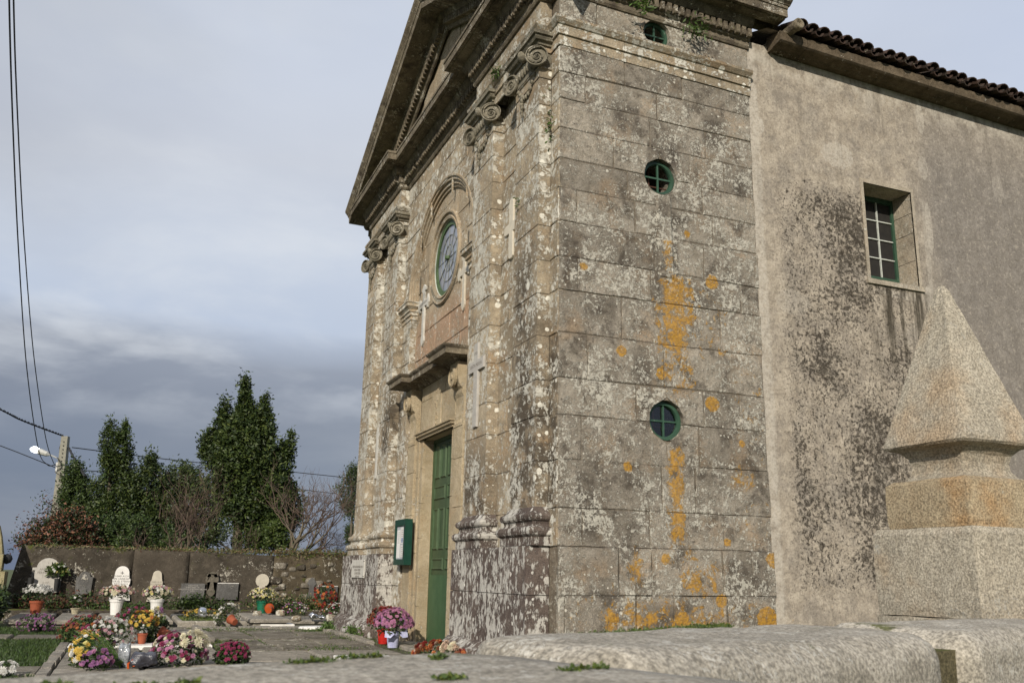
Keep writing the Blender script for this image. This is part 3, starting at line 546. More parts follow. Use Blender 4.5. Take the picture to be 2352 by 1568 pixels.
def dentils(path, z, d0, step=.105, parent=cornice, cap=260):
    pts = [Vector(p) for p in path]
    for a, b_ in zip(pts[:-1], pts[1:]):
        dd = (b_-a); L = dd.length; dd.normalize(); nr = Vector((-dd.y, dd.x)); k = int((L+(.1 if L > .3 else 0))/step)
        for j in range(k):
            p = a+dd*(step*(j+.5)+(L-k*step)/2)+nr*d0; zz = warp((p.x, p.y, z))[2]
            if random.random() < .03: continue
            ob('dentil', DM, parent, loc=(p.x, p.y, zz), rot=(0, 0, math.atan2(nr.y, nr.x)-math.pi/2), sc=(random.uniform(.9, 1.03), random.uniform(.85, 1.05), random.uniform(.92, 1.03)))
dentils([(LX, 0), (0, 0)], 8.90, .085); dentils([(-PW, .26), (-PW, 2.75)], 8.90, .085); dentils([(0, 2.85), (0, 7.06)], 8.90, .085); dentils([(-PW, 7.16), (-PW, 9.65)], 8.90, .085)
# --- pediment
AP, YE, SL = 4.95, 10.40, .433; ZE = 9.41
ped = fill([(0, 9.30), (AP, 11.6), (WD, 9.30)], [], lambda u, v: (.06, u, v), 'tympanum', S_REC, church)
for zb, zt in [(9.3, 9.75), (9.75, 10.2), (10.2, 10.65), (10.65, 11.1)]:
    half = (11.35-zt)/SL*.98
    if half > .5:
        k = max(2, int(half*1.6)); js = [AP-half+2*half*(j+1)/k+random.uniform(-.1, .1) for j in range(k-1)]
        course(AP-half, AP+half, zb, zt, js, lambda u, v, d=0.: (.045-d, u, v), S_REC, ped, depth=.015)
RK = [(0, -.62), (.03, -.61), (.05, -.575), (.06, -.54), (.085, -.535), (.085, -.40), (.15, -.395), (.19, -.35), (.205, -.30), (.56, -.295), (.57, -.16), (.585, -.155), (.60, -.12), (.655, -.05), (.665, -.03), (.665, 0), (-.3, .0)]
def rake(sgn):
    y0 = AP+sgn*(YE-AP); k = 7; out = []
    ts = np.linspace(0, 1, k+1)
    for i in range(k):
        a, b_ = ts[i]+(.0012 if i else 0), ts[i+1]-(.0012 if i < k-1 else 0); dz_ = random.uniform(-.012, .012) if 0 < i < k-1 else 0; v = []
        for t in (a, b_):
            y = y0+(AP-y0)*t; zt = ZE+SL*abs(y-y0)
            for d, z in RK: v.append((-d, y, zt+z+(dz_ if z > -.29 else 0)))
        n = len(RK); f = [(j, j+1, n+j+1, n+j) for j in range(n-1)]+[tuple(range(n))[::-1], tuple(range(n, 2*n))]
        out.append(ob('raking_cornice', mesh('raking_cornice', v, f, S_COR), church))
    for j in range(46):
        y = y0-sgn*(.95+j*.098)
        if (y-AP)*sgn < .12: break
        zt = ZE+SL*abs(y-y0)
        o = ob('dentil', DM, out[0], loc=(-.085, y, zt-.535), rot=(0, 0, math.pi/2)); o.rotation_euler = (0, 0, math.pi/2)
rake(1); rake(-1)
mo = []
# --- pilasters
def pilaster(a, b_, idx):
    p = ob('pilaster', MB().box((0, a+.02, 1.5), (-PW+.02, b_-.02, 8.0)).me('pilaster', S_JOINT), church)
    zs = [7.60, 7.21, 6.79, 6.36, 5.95, 5.50, 5.03, 4.59, 4.04, 3.48, 3.03, 2.49, 1.93]
    for zt, zb in zip(zs[:-1], zs[1:]):
        g_, c = .002, .005; x0, x1, y0, y1 = -PW+random.uniform(-.004, .004), .0, a+random.uniform(-.003, .004), b_-random.uniform(-.003, .004); v = []
        def ring(z, i): return [(x1, y0+i, z), (x0+i, y0+i, z), (x0+i, y1-i, z), (x1, y1-i, z)]
        v = ring(zb+g_, c)+ring(zb+g_+c, 0)+ring(zt-g_-c, 0)+ring(zt-g_, c); f = [(3, 2, 1, 0), (12, 13, 14, 15)]
        for r in range(3):
            for j in range(3): f.append((r*4+j, r*4+j+1, (r+1)*4+j+1, (r+1)*4+j))
        # chamfer the two outer arrises
        ob('stone_block', mesh('stone_block', v, f, S_FAC), p)
    path = [(0, a), (-PW, a), (-PW, b_), (0, b_)]
    BP = [(0, 1.495), (.085, 1.50), (.085, 1.60), (.095, 1.605), (.12, 1.625), (.13, 1.66), (.12, 1.70), (.095, 1.715), (.06, 1.72), (.045, 1.75), (.055, 1.785), (.075, 1.79), (.09, 1.81), (.095, 1.84), (.085, 1.865), (.06, 1.88), (.03, 1.90), (.01, 1.94), (0, 1.95)]
    sweep(path, BP, 'base', S_PED if idx < 2 else S_FAC, p, sag=False)
    NK = [(0, 7.60), (.012, 7.60), (.012, 7.72), (.03, 7.73), (.03, 7.76), (.0, 7.77)]
    sweep(path, NK, 'necking', S_FAC, p, sag=False)
    # capital: core, abacus, two diagonal volutes, flower, garland
    cp = ob('capital', MB().box((0, a-.0, 7.74), (-PW-.03, b_+.0, 8.02)).me('capital', S_CAP), church)
    AB = [(0, 8.06), (.05, 8.065), (.06, 8.10), (.10, 8.11), (.12, 8.14), (.12, 8.16), (.15, 8.165), (.15, 8.215), (0, 8.22)]
    sweep(path, AB, 'abacus', S_CAP, cp, sag=False)
    eg = MB()
    for j in range(9):
        y = a+(b_-a)*(j+.5)/9; eg.lathe([(0, -.07), (.028, -.05), (.036, 0), (.028, .05), (0, .06)], 7, (-PW-.045, y, 7.90))
    eg.build('egg_band', S_CAP, cp, smooth=True)
    fl_ = MB().lathe([(0, -.09), (.06, -.07), (.085, 0), (.06, .07), (0, .09)], 8, (-PW-.08, (a+b_)/2, 8.11)); fl_.build('flower', S_CAP, cp, smooth=True)
    for yy, nrm in ((a, (-.45, -.9)), (b_, (-.95, -.32))):
        nn = Vector((nrm[0], nrm[1], 0)).normalized(); s = Vector((nn.y, -nn.x, 0)); s = -s; up = Vector((0, 0, 1)); r0 = .150
        c = Vector((-PW-.06, yy+(-.03 if yy == a else .03), 7.87)); mb = MB(); n = 26
        outl = [s*math.cos(t)*r0*1.02+up*math.sin(t)*r0 for t in np.linspace(0, 2*math.pi, n, endpoint=False)]
        k = len(mb.v); bk = -nn*.17
        prof_ = [(bk, .95), (bk*.75, .80), (bk*.4, .74), (nn*.0, .95), (nn*.03, 1.02), (nn*.055, .99), (nn*.058, .90), (nn*.015, .84)]
        vs = []
        for dvec, f_ in prof_: vs += [c+dvec+q*f_ for q in outl]
        fs = []
        for i in range(len(prof_)-1):
            for j in range(n): fs.append((i*n+j, i*n+(j+1) % n, (i+1)*n+(j+1) % n, (i+1)*n+j))
        fs.append(tuple(range(n))); fs.append(tuple((len(prof_)-1)*n+j for j in range(n)))
        # inner sunk face
        mb.add(vs, fs); sp = []; rr = []
        hand = 1 if yy == a else -1
        for t in np.linspace(0, 2.6*2*math.pi, 60):
            r = (r0*.93)*math.exp(-t*.125); sp.append(c+nn*.03+(s*math.cos(t*hand+1.2)+up*math.sin(t*hand+1.2))*r); rr.append(max(.007, r*.17))
        mb.tube(sp, rr, 5); mb.add(*(lambda q: (q.v, q.f))(MB().lathe([(0, -.02), (.022, 0), (0, .02)], 8, tuple(c+nn*.04))))
        me = mb.me('volute', S_CAP, smooth=False); bm = bmesh.new(); bm.from_mesh(me); bmesh.ops.recalc_face_normals(bm, faces=bm.faces); bm.to_mesh(me); bm.free()
        ob('volute', me, cp)
    gm = MB()
    for j in range(9):
        t = j/8; y = a+.12+(b_-a-.24)*t; z = 7.70-.20*math.sin(math.pi*t)-.0
        gm.lathe([(0, -.035), (.026, -.02), (.032, .004), (.02, .03), (0, .035)], 7, (-PW-.022, y, z))
    for dy in (-.0,):
        for j in range(5): gm.lathe([(0, -.04), (.035-.004*j, -.02), (.035-.004*j, .02), (0, .04)], 7, (-PW-.03, (a+b_)/2+.02*(j % 2)+(.12 if idx < 2 else .1), 7.50-.055*j))
    gm.build('garland', S_CAP, cp, smooth=True)
for i, (a, b_) in enumerate(SY): pilaster(a, b_, i)
# --- pedestals
def pedestal(y0, y1, m):
    p = ob('pedestal', MB().box((0.02, y0+.03, 0), (-.27, y1-.03, 1.47)).me('pedestal', S_JOINT), church)
    path = [(0, y0), (-.295, y0), (-.295, y1), (0, y1)]
    for zt, zb, js in [(1.49, .94, [.45]), (.94, .34, [.6])]:
        sweep(path, [(0, zb+.004), (-.012+.012, zb+.006), (0, zt-.006), (-.0, zt-.004)], 'stone_block', m, p, sag=False)
    cap = MB().box((0, y0+.002, 1.478), (-.293, y1-.002, 1.492)); cap.build('top_slab', m, p)
    # rough flared foot
    FP = [(0, -.02), (.135, -.02), (.13, .10), (.125, .16), (.09, .20), (.085, .25), (.05, .29), (.02, .335), (0, .345)]
    pts = []
    nseg = 26; path2 = [(0, y0), (-.295, y0)]+[(-.295, y0+(y1-y0)*t) for t in np.linspace(0, 1, nseg)[1:-1]]+[(-.295, y1), (0, y1)]
    o = sweep(path2, FP, 'foot_moulding', m, p, sag=False)
    for v in o.data.vertices:
        j_ = math.sin(v.co.y*37+v.co.z*61)*.008+math.sin(v.co.y*91+v.co.z*17)*.006
        if v.co.x < -.3: v.co.x += j_; v.co.z += j_*.7*(v.co.z > .05)
    return p
pedestal(.22, 2.88, S_PED); pedestal(7.02, 9.98, S_PED)
# vertical joints in the plain pedestal faces: thin recessed lines cut as dark mortar strips set back are part of the blocks above
# --- arch moulding
def ringm(cy, cz, prof, xw, name, m, parent, a0=0, a1=math.pi, n=40, closed=False):
    v = []; k = len(prof)
    an = np.linspace(a0, a1, n+1)
    for a in an:
        for r, d in prof: v.append((xw-d, cy+r*math.cos(a), cz+r*math.sin(a)))
    f = [(i*k+j, i*k+j+1, (i+1)*k+j+1, (i+1)*k+j) for i in range(n) for j in range(k-1)]
    me = mesh(name, v, f, m); bm = bmesh.new(); bm.from_mesh(me); bmesh.ops.remove_doubles(bm, verts=bm.verts, dist=1e-4); bmesh.ops.recalc_face_normals(bm, faces=bm.faces); bm.to_mesh(me); bm.free(); return ob(name, me, parent)
ringm(AY, AZ, [(1.645, -.13), (1.645, -.085), (1.695, -.085), (1.70, -.05), (1.765, -.05), (1.77, -.012), (1.815, -.012), (1.825, .012), (1.85, .018), (1.87, .014), (1.875, -.02)], 0., 'archivolt', S_REC, church)
IMP = [(0, 5.86), (.02, 5.865), (.02, 5.94), (.045, 5.95), (.045, 6.0), (.07, 6.02), (.07, 6.06), (.11, 6.10), (.125, 6.11), (.125, 6.17), (.14, 6.18), (.14, 6.2), (0, 6.205)]
sweep([(0, 2.75), (0, 3.30), (RX, 3.30)], IMP, 'impost', S_FAC, church, sag=False); sweep([(RX, 6.60), (0, 6.60), (0, 7.16)], IMP, 'impost', S_FAC, church, sag=False)
# --- rose window
rose = ringm(RW[0], RW[1], [(.70, -.16), (.70, .02), (.74, .035), (.75, .015), (.80, .015), (.81, .05), (.845, .055), (.86, .03), (.86, -.01)], RX, 'rose_window', S_REC, church, 0, 2*math.pi, 56)
lip = ringm(RW[0], RW[1], [(.76, .0), (.77, .03), (.81, .045), (.85, .04), (.87, .02), (.87, -.01)], RX, 'sill', S_CAP, rose, math.radians(205), math.radians(335), 20)
ringm(RW[0], RW[1], [(.60, -.06), (.60, -.035), (.69, -.035), (.705, -.06)], RX, 'frame', G_ROSE, rose, 0, 2*math.pi, 56)
ringm(RW[0], RW[1], [(.69, -.05), (.69, -.02), (.708, -.02)], RX, 'putty', M_PUTTY, rose, 0, 2*math.pi, 56)
RR = [.0, .24, .42, .615]; XG = RX+.065
for ri in range(3):
    for k in range(12):
        r0, r1 = RR[ri]+.002, RR[ri+1]-.002; a0, a1 = 2*math.pi*k/12, 2*math.pi*(k+1)/12; ar = np.linspace(a0, a1, 4)
        t = random.uniform(-.004, .004); pts = [(r1, a) for a in ar]+([(r0, a) for a in ar[::-1]] if ri else [(0, a0)])
        v = [(XG+random.uniform(-.001, .001)+t, RW[0]+r*math.cos(a), RW[1]+r*math.sin(a)) for r, a in pts]
        ob('pane', mesh('pane', v, [tuple(range(len(v)))], M_RGLASS), rose)
ld = MB()
for k in range(12):
    a = 2*math.pi*k/12; ld.tube([(XG-.008, RW[0]+.05*math.cos(a), RW[1]+.05*math.sin(a)), (XG-.008, RW[0]+.61*math.cos(a), RW[1]+.61*math.sin(a))], .006, 4)
for r in RR[1:3]: ld.tube([(XG-.008, RW[0]+r*math.cos(a), RW[1]+r*math.sin(a)) for a in np.linspace(0, 2*math.pi, 37)], .007, 4)
ld.build('lead_lines', M_LEAD, rose)
MB().lathe([(0, -.05), (.05, -.03), (.055, 0), (.05, .03), (0, .05)], 8, (XG-.03, RW[0], RW[1])).build('boss', G_ROSE, rose)
# --- round side windows
def round_win(cx, cz, r, i):
    cz = warp((cx, 0, cz))[2]; n = 36; mb = MB()
    an = np.linspace(0, 2*math.pi, n+1)
    for a0, a1 in zip(an[:-1], an[1:]):
        q = [(cx+(r+.002)*math.cos(a), cz+(r+.002)*math.sin(a)) for a in (a0, a1)]
        mb.add([(q[0][0], -.01, q[0][1]), (q[1][0], -.01, q[1][1]), (q[1][0], .40, q[1][1]), (q[0][0], .40, q[0][1])], [(0, 1, 2, 3)])
    k = len(mb.v); o = ob('window', mesh('window', mb.v, mb.f, S_SIDE), church)
    ob('dark_recess', mesh('dark_recess', [(cx+r*1.3*math.cos(a), .40, cz+r*1.3*math.sin(a)) for a in an[:-1]], [tuple(range(n))], M_DARK), o)
    v = []; pr = [(r*.995, .10), (r*.97, .055), (r*.80, .055), (r*.77, .075), (r*.77, .11)]
    for a in an[:-1]:
        for q, y in pr: v.append((cx+q*math.cos(a), y, cz+q*math.sin(a)))
    m_ = len(pr); f = [(i_*m_+j, i_*m_+j+1, ((i_+1) % n)*m_+j+1, ((i_+1) % n)*m_+j) for i_ in range(n) for j in range(m_-1)]
    ob('frame', mesh('frame', v, f, G_WIN), o)
    b = MB().box((cx-.011, .07, cz-r*.78), (cx+.011, .095, cz+r*.78)); b.box((cx-r*.78, .072, cz-.011), (cx+r*.78, .093, cz+.011)); b.build('glazing_bars', G_WIN, o)
    b = MB().tube([(cx-.045, .24, cz-r), (cx-.045, .24, cz+r)], .012, 6).tube([(cx-r, .24, cz-.05), (cx+r, .24, cz-.05)], .010, 6); b.build('iron_bars', M_RUST, o)
    if i == 2: ob('pane', mesh('pane', [(cx+r*.77*math.cos(a), .10, cz+r*.77*math.sin(a)) for a in an[:-1]], [tuple(range(n))], M_GLASSC), o)
def clear_glass():
    m = bpy.data.materials.new('clear_glass'); m.use_nodes = True; n = NT(m.node_tree); n.n.clear()
    t = n.new('ShaderNodeBsdfTransparent'); g_ = n.new('ShaderNodeBsdfGlossy'); g_.inputs['Roughness'].default_value = .05; g_.inputs['Color'].default_value = (.9, .95, 1, 1)
    fr = n.new('ShaderNodeFresnel'); fr.inputs[0].default_value = 1.5; mx = n.new('ShaderNodeMixShader')
    n.l.new(n.math('MULTIPLY', fr.outputs[0], 1.6, clamp=True), mx.inputs[0]); n.l.new(t.outputs[0], mx.inputs[1]); n.l.new(g_.outputs[0], mx.inputs[2])
    out = n.new('ShaderNodeOutputMaterial'); n.l.new(mx.outputs[0], out.inputs[0]); return m
M_GLASSC = clear_glass()
for i, (cx, cz, r) in enumerate(WINS): round_win(cx, cz, r-.002, i)
# raised drip stone run under the middle window
b = MB(); b.add([(1.44, -.004, 4.95), (1.68, -.004, 4.95), (1.66, -.004, 6.10), (1.42, -.004, 6.10), (1.47, -.022, 4.97), (1.65, -.022, 4.97), (1.63, -.022, 6.09), (1.45, -.022, 6.09)], [(4, 5, 6, 7), (0, 1, 5, 4), (1, 2, 6, 5), (2, 3, 7, 6), (3, 0, 4, 7)]); b.build('mortar_strip', S_SIDE, church)
# --- door
DX = .28
dr = ob('door', MB().box((DX+.05, DY0-.05, 0), (DX+.10, DY1+.05, DZ+.05)).me('door', G_DOOR), church)
MB().box((DX, DY0, .02), (DX+.05, DY0+.07, DZ)).box((DX, DY1-.07, .02), (DX+.05, DY1, DZ)).box((DX, DY0+.07, DZ-.06), (DX+.05, DY1-.07, DZ)).build('door_frame', G_DOOR, dr)
for y0, y1 in ((DY0+.075, 4.972), (4.98, DY1-.075)):
    lf = ob('door_leaf', MB().box((DX+.02, y0, .03), (DX+.05, y1, DZ-.065)).me('door_leaf', G_DOOR), dr)
    rows = [(.05, 1.14, 'k'), (1.19, 1.45, 1), (1.52, 2.28, 2), (2.36, 2.66, 1), (2.72, 3.36, 2)]
    for z0, z1, kd in rows:
        if kd == 'k':
            MB().box((DX-.004, y0-.004, z0), (DX+.016, y1+.002, z1)).build('kick_plate', simple('kick_plate_green', (.030, .075, .030), (.045, .095, .04), .5, 5), lf); continue
        nn = kd; wy = (y1-y0-.10-.05*(nn-1))/nn
        for j in range(nn):
            a = y0+.05+j*(wy+.05); c = a+wy; z0_, z1_ = z0+.03, z1-.03
            v = [(DX+.018, a, z0_), (DX+.018, c, z0_), (DX+.018, c, z1_), (DX+.018, a, z1_), (DX-.006, a+.022, z0_+.022), (DX-.006, c-.022, z0_+.022), (DX-.006, c-.022, z1_-.022), (DX-.006, a+.022, z1_-.022), (DX+.012, a+.045, z0_+.045), (DX+.012, c-.045, z0_+.045), (DX+.012, c-.045, z1_-.045), (DX+.012, a+.045, z1_-.045)]
            f = [(i_, (i_+1) % 4, 4+(i_+1) % 4, 4+i_) for i_ in range(4)]+[(4+i_, 4+(i_+1) % 4, 8+(i_+1) % 4, 8+i_) for i_ in range(4)]+[(8, 9, 10, 11)]
            ob('panel', mesh('panel', v, f, G_DOOR), lf)
# jambs, surround
ds = ob('door_surround', MB().box((RX+.015, DY0-.012, 0), (DX+.06, DY0, DZ)).box((RX+.015, DY1, 0), (DX+.06, DY1+.012, DZ)).box((RX+.015, DY0-.012, DZ), (DX+.06, DY1+.012, DZ+.02)).me('door_surround', S_DOOR), church)
def dstone(y0, y1, z0, z1, xf, depth=.16): block([(y0, z0), (y1, z0), (y1, z1), (y0, z1)], lambda u, v, d=0.: (xf-d, u, v), S_DOOR, ds, gap=.002, ch=.006, depth=depth, jit=.001)
for side_ in (0, 1):
    mir = (lambda y: y) if side_ else (lambda y: 2*4.975-y)
    def st(y0, y1, z0, z1, xf, depth=.16): a, b2 = sorted((mir(y0), mir(y1))); dstone(a, b2, z0, z1, xf, depth)
    for z0, z1 in zip([0, .62, 1.1, 1.75, 2.35, 2.95], [.62, 1.1, 1.75, 2.35, 2.95, 3.45]): st(5.752, 5.90, z0, z1, RX-.03, .16)
    for z0, z1 in zip([0, .8, 1.5, 2.2, 2.8], [.8, 1.5, 2.2, 2.8, 3.45]): st(5.90, 6.05, z0, z1, RX-.055, .08)
    for z0, z1 in zip([0, .5, 1.25, 2.15, 2.9], [.5, 1.25, 2.15, 2.9, 3.52]): st(6.05, 6.50, z0, z1, RX-.10, .12)
    # console
    y0, y1 = sorted((mir(6.07), mir(6.45))); pr = [(.0, 4.40), (.20, 4.40), (.20, 4.22), (.185, 4.10), (.15, 4.02), (.11, 3.98), (.125, 3.96), (.12, 3.92), (.09, 3.86), (.075, 3.75), (.08, 3.62), (.10, 3.56), (.10, 3.50), (0, 3.50)]
    v = [(RX-d, y0, z) for d, z in pr]+[(RX-d, y1, z) for d, z in pr]; k = len(pr); f = [(i, i+1, k+i+1, k+i) for i in range(k-1)]+[tuple(range(k)), tuple(range(2*k-1, k-1, -1))]
    cs = ob('console', mesh('console', v, f, S_DOOR), ds)
    me = bpy.data.meshes.new('x'); bm = bmesh.new(); bm.from_mesh(cs.data); bmesh.ops.recalc_face_normals(bm, faces=bm.faces); bm.to_mesh(cs.data); bm.free()
    dsc = MB(); nn = 20; yc = (y0+y1)/2
    for r, d in [(.16, .0), (.16, .045), (.13, .055), (.12, .035), (.05, .035), (.04, .055), (.001, .055)]:
        dsc.v += [(RX-.195-d, yc+r*math.cos(2*math.pi*j/nn), 4.17+r*math.sin(2*math.pi*j/nn)) for j in range(nn)]
    dsc.f = [(i*nn+j, i*nn+(j+1) % nn, (i+1)*nn+(j+1) % nn, (i+1)*nn+j) for i in range(6) for j in range(nn)]
    dsc.build('rosette', S_DOOR, ds)
    gt = MB()
    for j in range(4): gt.lathe([(.03, 0), (.02, -.06), (0, -.065)], 6, (RX-.09, y0+.06+j*.085, 3.50))
    gt.box((RX, y0-.02, 3.40), (RX-.11, y1+.02, 3.43)); gt.build('drops', S_DOOR, ds)
for y0, y1, z0, z1, xf in [(4.0, 4.55, 4.14, 4.40, .075), (4.55, 5.0, 4.14, 4.40, .07), (5.0, 5.9, 4.14, 4.40, .075), (4.0, 4.72, 3.56, 4.14, .07), (4.72, 5.2, 3.56, 4.14, .055), (5.2, 5.9, 3.56, 4.14, .07)]: dstone(y0, y1, z0, z1, xf, .05)
rl = MB()
for k_, (yy, zz, hh) in enumerate([(4.90, 3.70, .05), (4.98, 3.70, .07), (4.94, 3.80, .03), (4.96, 3.90, .09), (5.02, 3.97, .04), (4.90, 4.02, .05), (4.97, 3.62, .03)]): rl.box((.045, yy-.02, zz), (.06, yy+.02, zz+hh))
rl.build('carved_relief', S_DOOR, ds)
sweep([(RX, 4.08), (RX-.05, 4.08), (RX-.05, 5.87), (RX, 5.87)], [(0, 3.452), (.03, 3.455), (.035, 3.49), (.07, 3.50), (.075, 3.535), (.10, 3.545), (.10, 3.565), (0, 3.57)], 'lintel', S_DOOR, ds, sag=False)
HOOD = [(0, 4.40), (.03, 4.405), (.05, 4.43), (.10, 4.455), (.12, 4.475), (.28, 4.48), (.285, 4.47), (.30, 4.47), (.30, 4.555), (.31, 4.56), (.335, 4.585), (.345, 4.61), (0, 4.63)]
HP = [(RX, 3.66), (-.06, 3.66), (-.06, 3.92), (.07, 3.92), (.07, 6.03), (-.06, 6.03), (-.06, 6.24), (RX, 6.24)]
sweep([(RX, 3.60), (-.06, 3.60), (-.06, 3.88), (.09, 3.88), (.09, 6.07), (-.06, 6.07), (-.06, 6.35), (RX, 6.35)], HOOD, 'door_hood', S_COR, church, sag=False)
# step
tag(slab(None, -.36, .27, 4.0, 5.95, -.04, .05, S_PAVE, 'door_step'), 'low worn stone step under the green church door', 'step')
# --- nave
S_WFR = stone('window_stone', (.30, .26, .20), (.40, .35, .275), white=.6, dark=.3, disc=.4, rand=.2, grain=.3, warm=.15)
NW = [(5.04, 5.46), (5.98, 5.46), (5.98, 6.97), (5.04, 6.97)]
nave = fill([(LX-.02, 0), (16, 0), (16, 8.92), (LX-.02, 8.92)], [NW], lambda u, v: warp((u, .004, v)) if u < 9 else (u, .004, v-.17*(v > 8)), 'nave_wall', M_PLASTER, church)
MB().box((LX, .4, 0), (15.9, 9.5, 8.5)).box((.6, .6, 0), (LX, 9.5, 8.9)).build('nave_core', M_DARK, church)
MB().box((0.03, 9.88, 0), (16, 9.9, 8.8)).box((15.98, .01, 0), (16, 9.88, 8.8)).build('rear_walls', M_PLASTER, church)
wn = thing('x', 'x', 'x') if False else None
D = .42
rv = MB().add([(5.04, .004, 5.40), (5.98, .004, 5.40), (5.98, D, 5.62), (5.04, D, 5.62)], [(0, 1, 2, 3)]).add([(5.04, .004, 6.97), (5.98, .004, 6.97), (5.98, D, 6.97), (5.04, D, 6.97)], [(0, 1, 2, 3)])
rv.add([(5.04, .004, 5.40), (5.04, D, 5.62), (5.04, D, 6.97), (5.04, .004, 6.97)], [(0, 1, 2, 3)])
win = ob('nave_window', mesh('nave_window', rv.v, rv.f, S_WFR), church)
for z0, z1 in ((5.40, 5.88), (5.88, 6.32), (6.32, 6.64), (6.64, 6.97)):
    v = [(5.98, .0, z0+.004), (5.98, D, max(z0, 5.62)+.004), (5.98, D, z1-.004), (5.98, .0, z1-.004)]; ob('stone_block', mesh('stone_block', v, [(0, 1, 2, 3)], S_WFR), win)
fr = MB()
fr.box((4.985, -.008, 5.36), (5.04, .02, 7.03)).box((5.98, -.008, 5.36), (6.03, .02, 7.03)).box((5.04, -.008, 6.97), (5.98, .02, 7.03)).box((4.97, -.03, 5.37), (6.06, .02, 5.44)); fr.build('stone_frame', S_WFR, win)
gf = MB().box((5.04, D-.05, 5.60), (5.08, D, 6.97)).box((5.93, D-.05, 5.60), (5.98, D, 6.97)).box((5.08, D-.05, 5.60), (5.93, D, 5.66)).box((5.08, D-.05, 6.89), (5.93, D, 6.97)); gf.build('frame', G_WIN, win)
XB = [5.08+.85*k/3 for k in range(4)]; ZB = [5.66+1.23*k/4 for k in range(5)]
bb_ = MB()
for x in XB[1:3]: bb_.box((x-.008, D-.045, 5.66), (x+.008, D-.02, 6.89))
for z in ZB[1:4]: bb_.box((5.08, D-.042, z-.008), (5.93, D-.022, z+.008))
bb_.build('glazing_bars', M_PUTTY, win)
for a in range(3):
    for c in range(4):
        t = [random.uniform(-.003, .003) for _ in range(4)]
        ob('pane', mesh('pane', [(XB[a], D-.015+t[0], ZB[c]), (XB[a+1], D-.015+t[1], ZB[c]), (XB[a+1], D-.015+t[2], ZB[c+1]), (XB[a], D-.015+t[3], ZB[c+1])], [(0, 1, 2, 3)], M_GLASS), win)
# eaves slab, tiles, spout
EV = lambda x: .026*(x-3.8)
ev = MB(); xs = [3.40]+[3.9+1.45*i for i in range(9)]
for a, b_ in zip(xs[:-1], xs[1:]):
    pr = [(.0, 8.72), (-.10, 8.725), (-.13, 8.745), (-.27, 8.76), (-.30, 8.78), (-.31, 8.915), (.0, 8.96)]
    v = [(a+.004, y, z-EV(a)) for y, z in pr]+[(b_-.004, y, z-EV(b_)) for y, z in pr]; k = len(pr)
    ob('eaves_slab', mesh('eaves_slab', v, [(i, i+1, k+i+1, k+i) for i in range(k-1)]+[tuple(range(k))[::-1], tuple(range(k, 2*k))], S_EAVE), church)
RS = .40
roof = ob('roof', mesh('roof', [(3.2, -.28, 8.93), (16, -.28, 8.93-EV(16)), (16, 4.95, 11.0), (3.2, 4.95, 11.0), (3.2, 10.1, 8.93), (16, 10.1, 8.6)], [(0, 1, 2, 3), (3, 2, 5, 4)], S_JOINT), church)
def tile_mesh(cover=True, L=.46, r0=.100, r1=.078, th=.016, n=6):
    v = []; s = 1 if cover else -1
    for t, r in ((0, r0 if cover else r1), (1, r1 if cover else r0)):
        for rr in (r, r-th):
            for j in range(n+1):
                a = math.pi*j/n; v.append((rr*math.cos(a)*1.05, t*L, s*rr*math.sin(a)*.85))
    m_ = n+1; f = []
    for j in range(n):
        f += [(j, j+1, 2*m_+j+1, 2*m_+j), (m_+j+1, m_+j, 3*m_+j, 3*m_+j+1), (j+1, j, m_+j, m_+j+1), (2*m_+j, 2*m_+j+1, 3*m_+j+1, 3*m_+j)]
    f += [(0, 2*m_, 3*m_, m_), (n, m_+n, 3*m_+n, 2*m_+n)]
    return v, f
TC = mesh('roof_tile', *tile_mesh(True), M_TILE); TP = mesh('roof_tile', *tile_mesh(False), M_TILE)
x = 3.62; k = 0; ang = math.atan(RS); rest = MB()
while x < 12:
    jy = random.uniform(-.03, .03); jz = random.uniform(-.01, .02)
    if random.random() < .2: jz += random.uniform(.0, .03); jy -= random.uniform(0, .06)
    for row in range(7):
        y = -.43+row*.36; z = 8.985+(y+.31)*RS-EV(x)
        for me_, dx_, dz_, d_y in ((TP, 0, .055, 0), (TC, .105, .075, .02)):
            loc = (x+dx_+random.uniform(-.008, .008), y+jy+d_y+random.uniform(-.015, .015), z+dz_+jz+random.uniform(-.006, .006)); rt = (ang+random.uniform(-.03, .03), 0, random.uniform(-.05, .05))
            if row == 0: ob('roof_tile', me_, roof, loc=loc, rot=rt)
            else:
                Mx = Matrix.Translation(loc) @ Matrix.Rotation(rt[2], 4, 'Z') @ Matrix.Rotation(rt[0], 4, 'X')
                rest.add([tuple(Mx @ vv.co) for vv in me_.vertices], [tuple(p.vertices) for p in me_.polygons])
    x += .212
rest.build('upper_roof_tiles', M_TILE, roof, kind='stuff')
sp = MB(); pr = [(0, -.02), (.050, -.04), (.055, 0), (.082, 0), (.086, -.02), (.086, -.08), (.072, -.11), (.078, -.4), (.085, -.75)]
ax = Vector((.12, -1, .10)).normalized(); Rm = ax.to_track_quat('Z', 'Y').to_matrix().to_4x4(); Rm.translation = Vector((3.60, -.52, 8.975)); sp.lathe(pr, 18)
ob('rain_spout', mesh('rain_spout', [tuple(Rm @ Vector(v)) for v in sp.v], sp.f, S_COR, smooth=True), church)
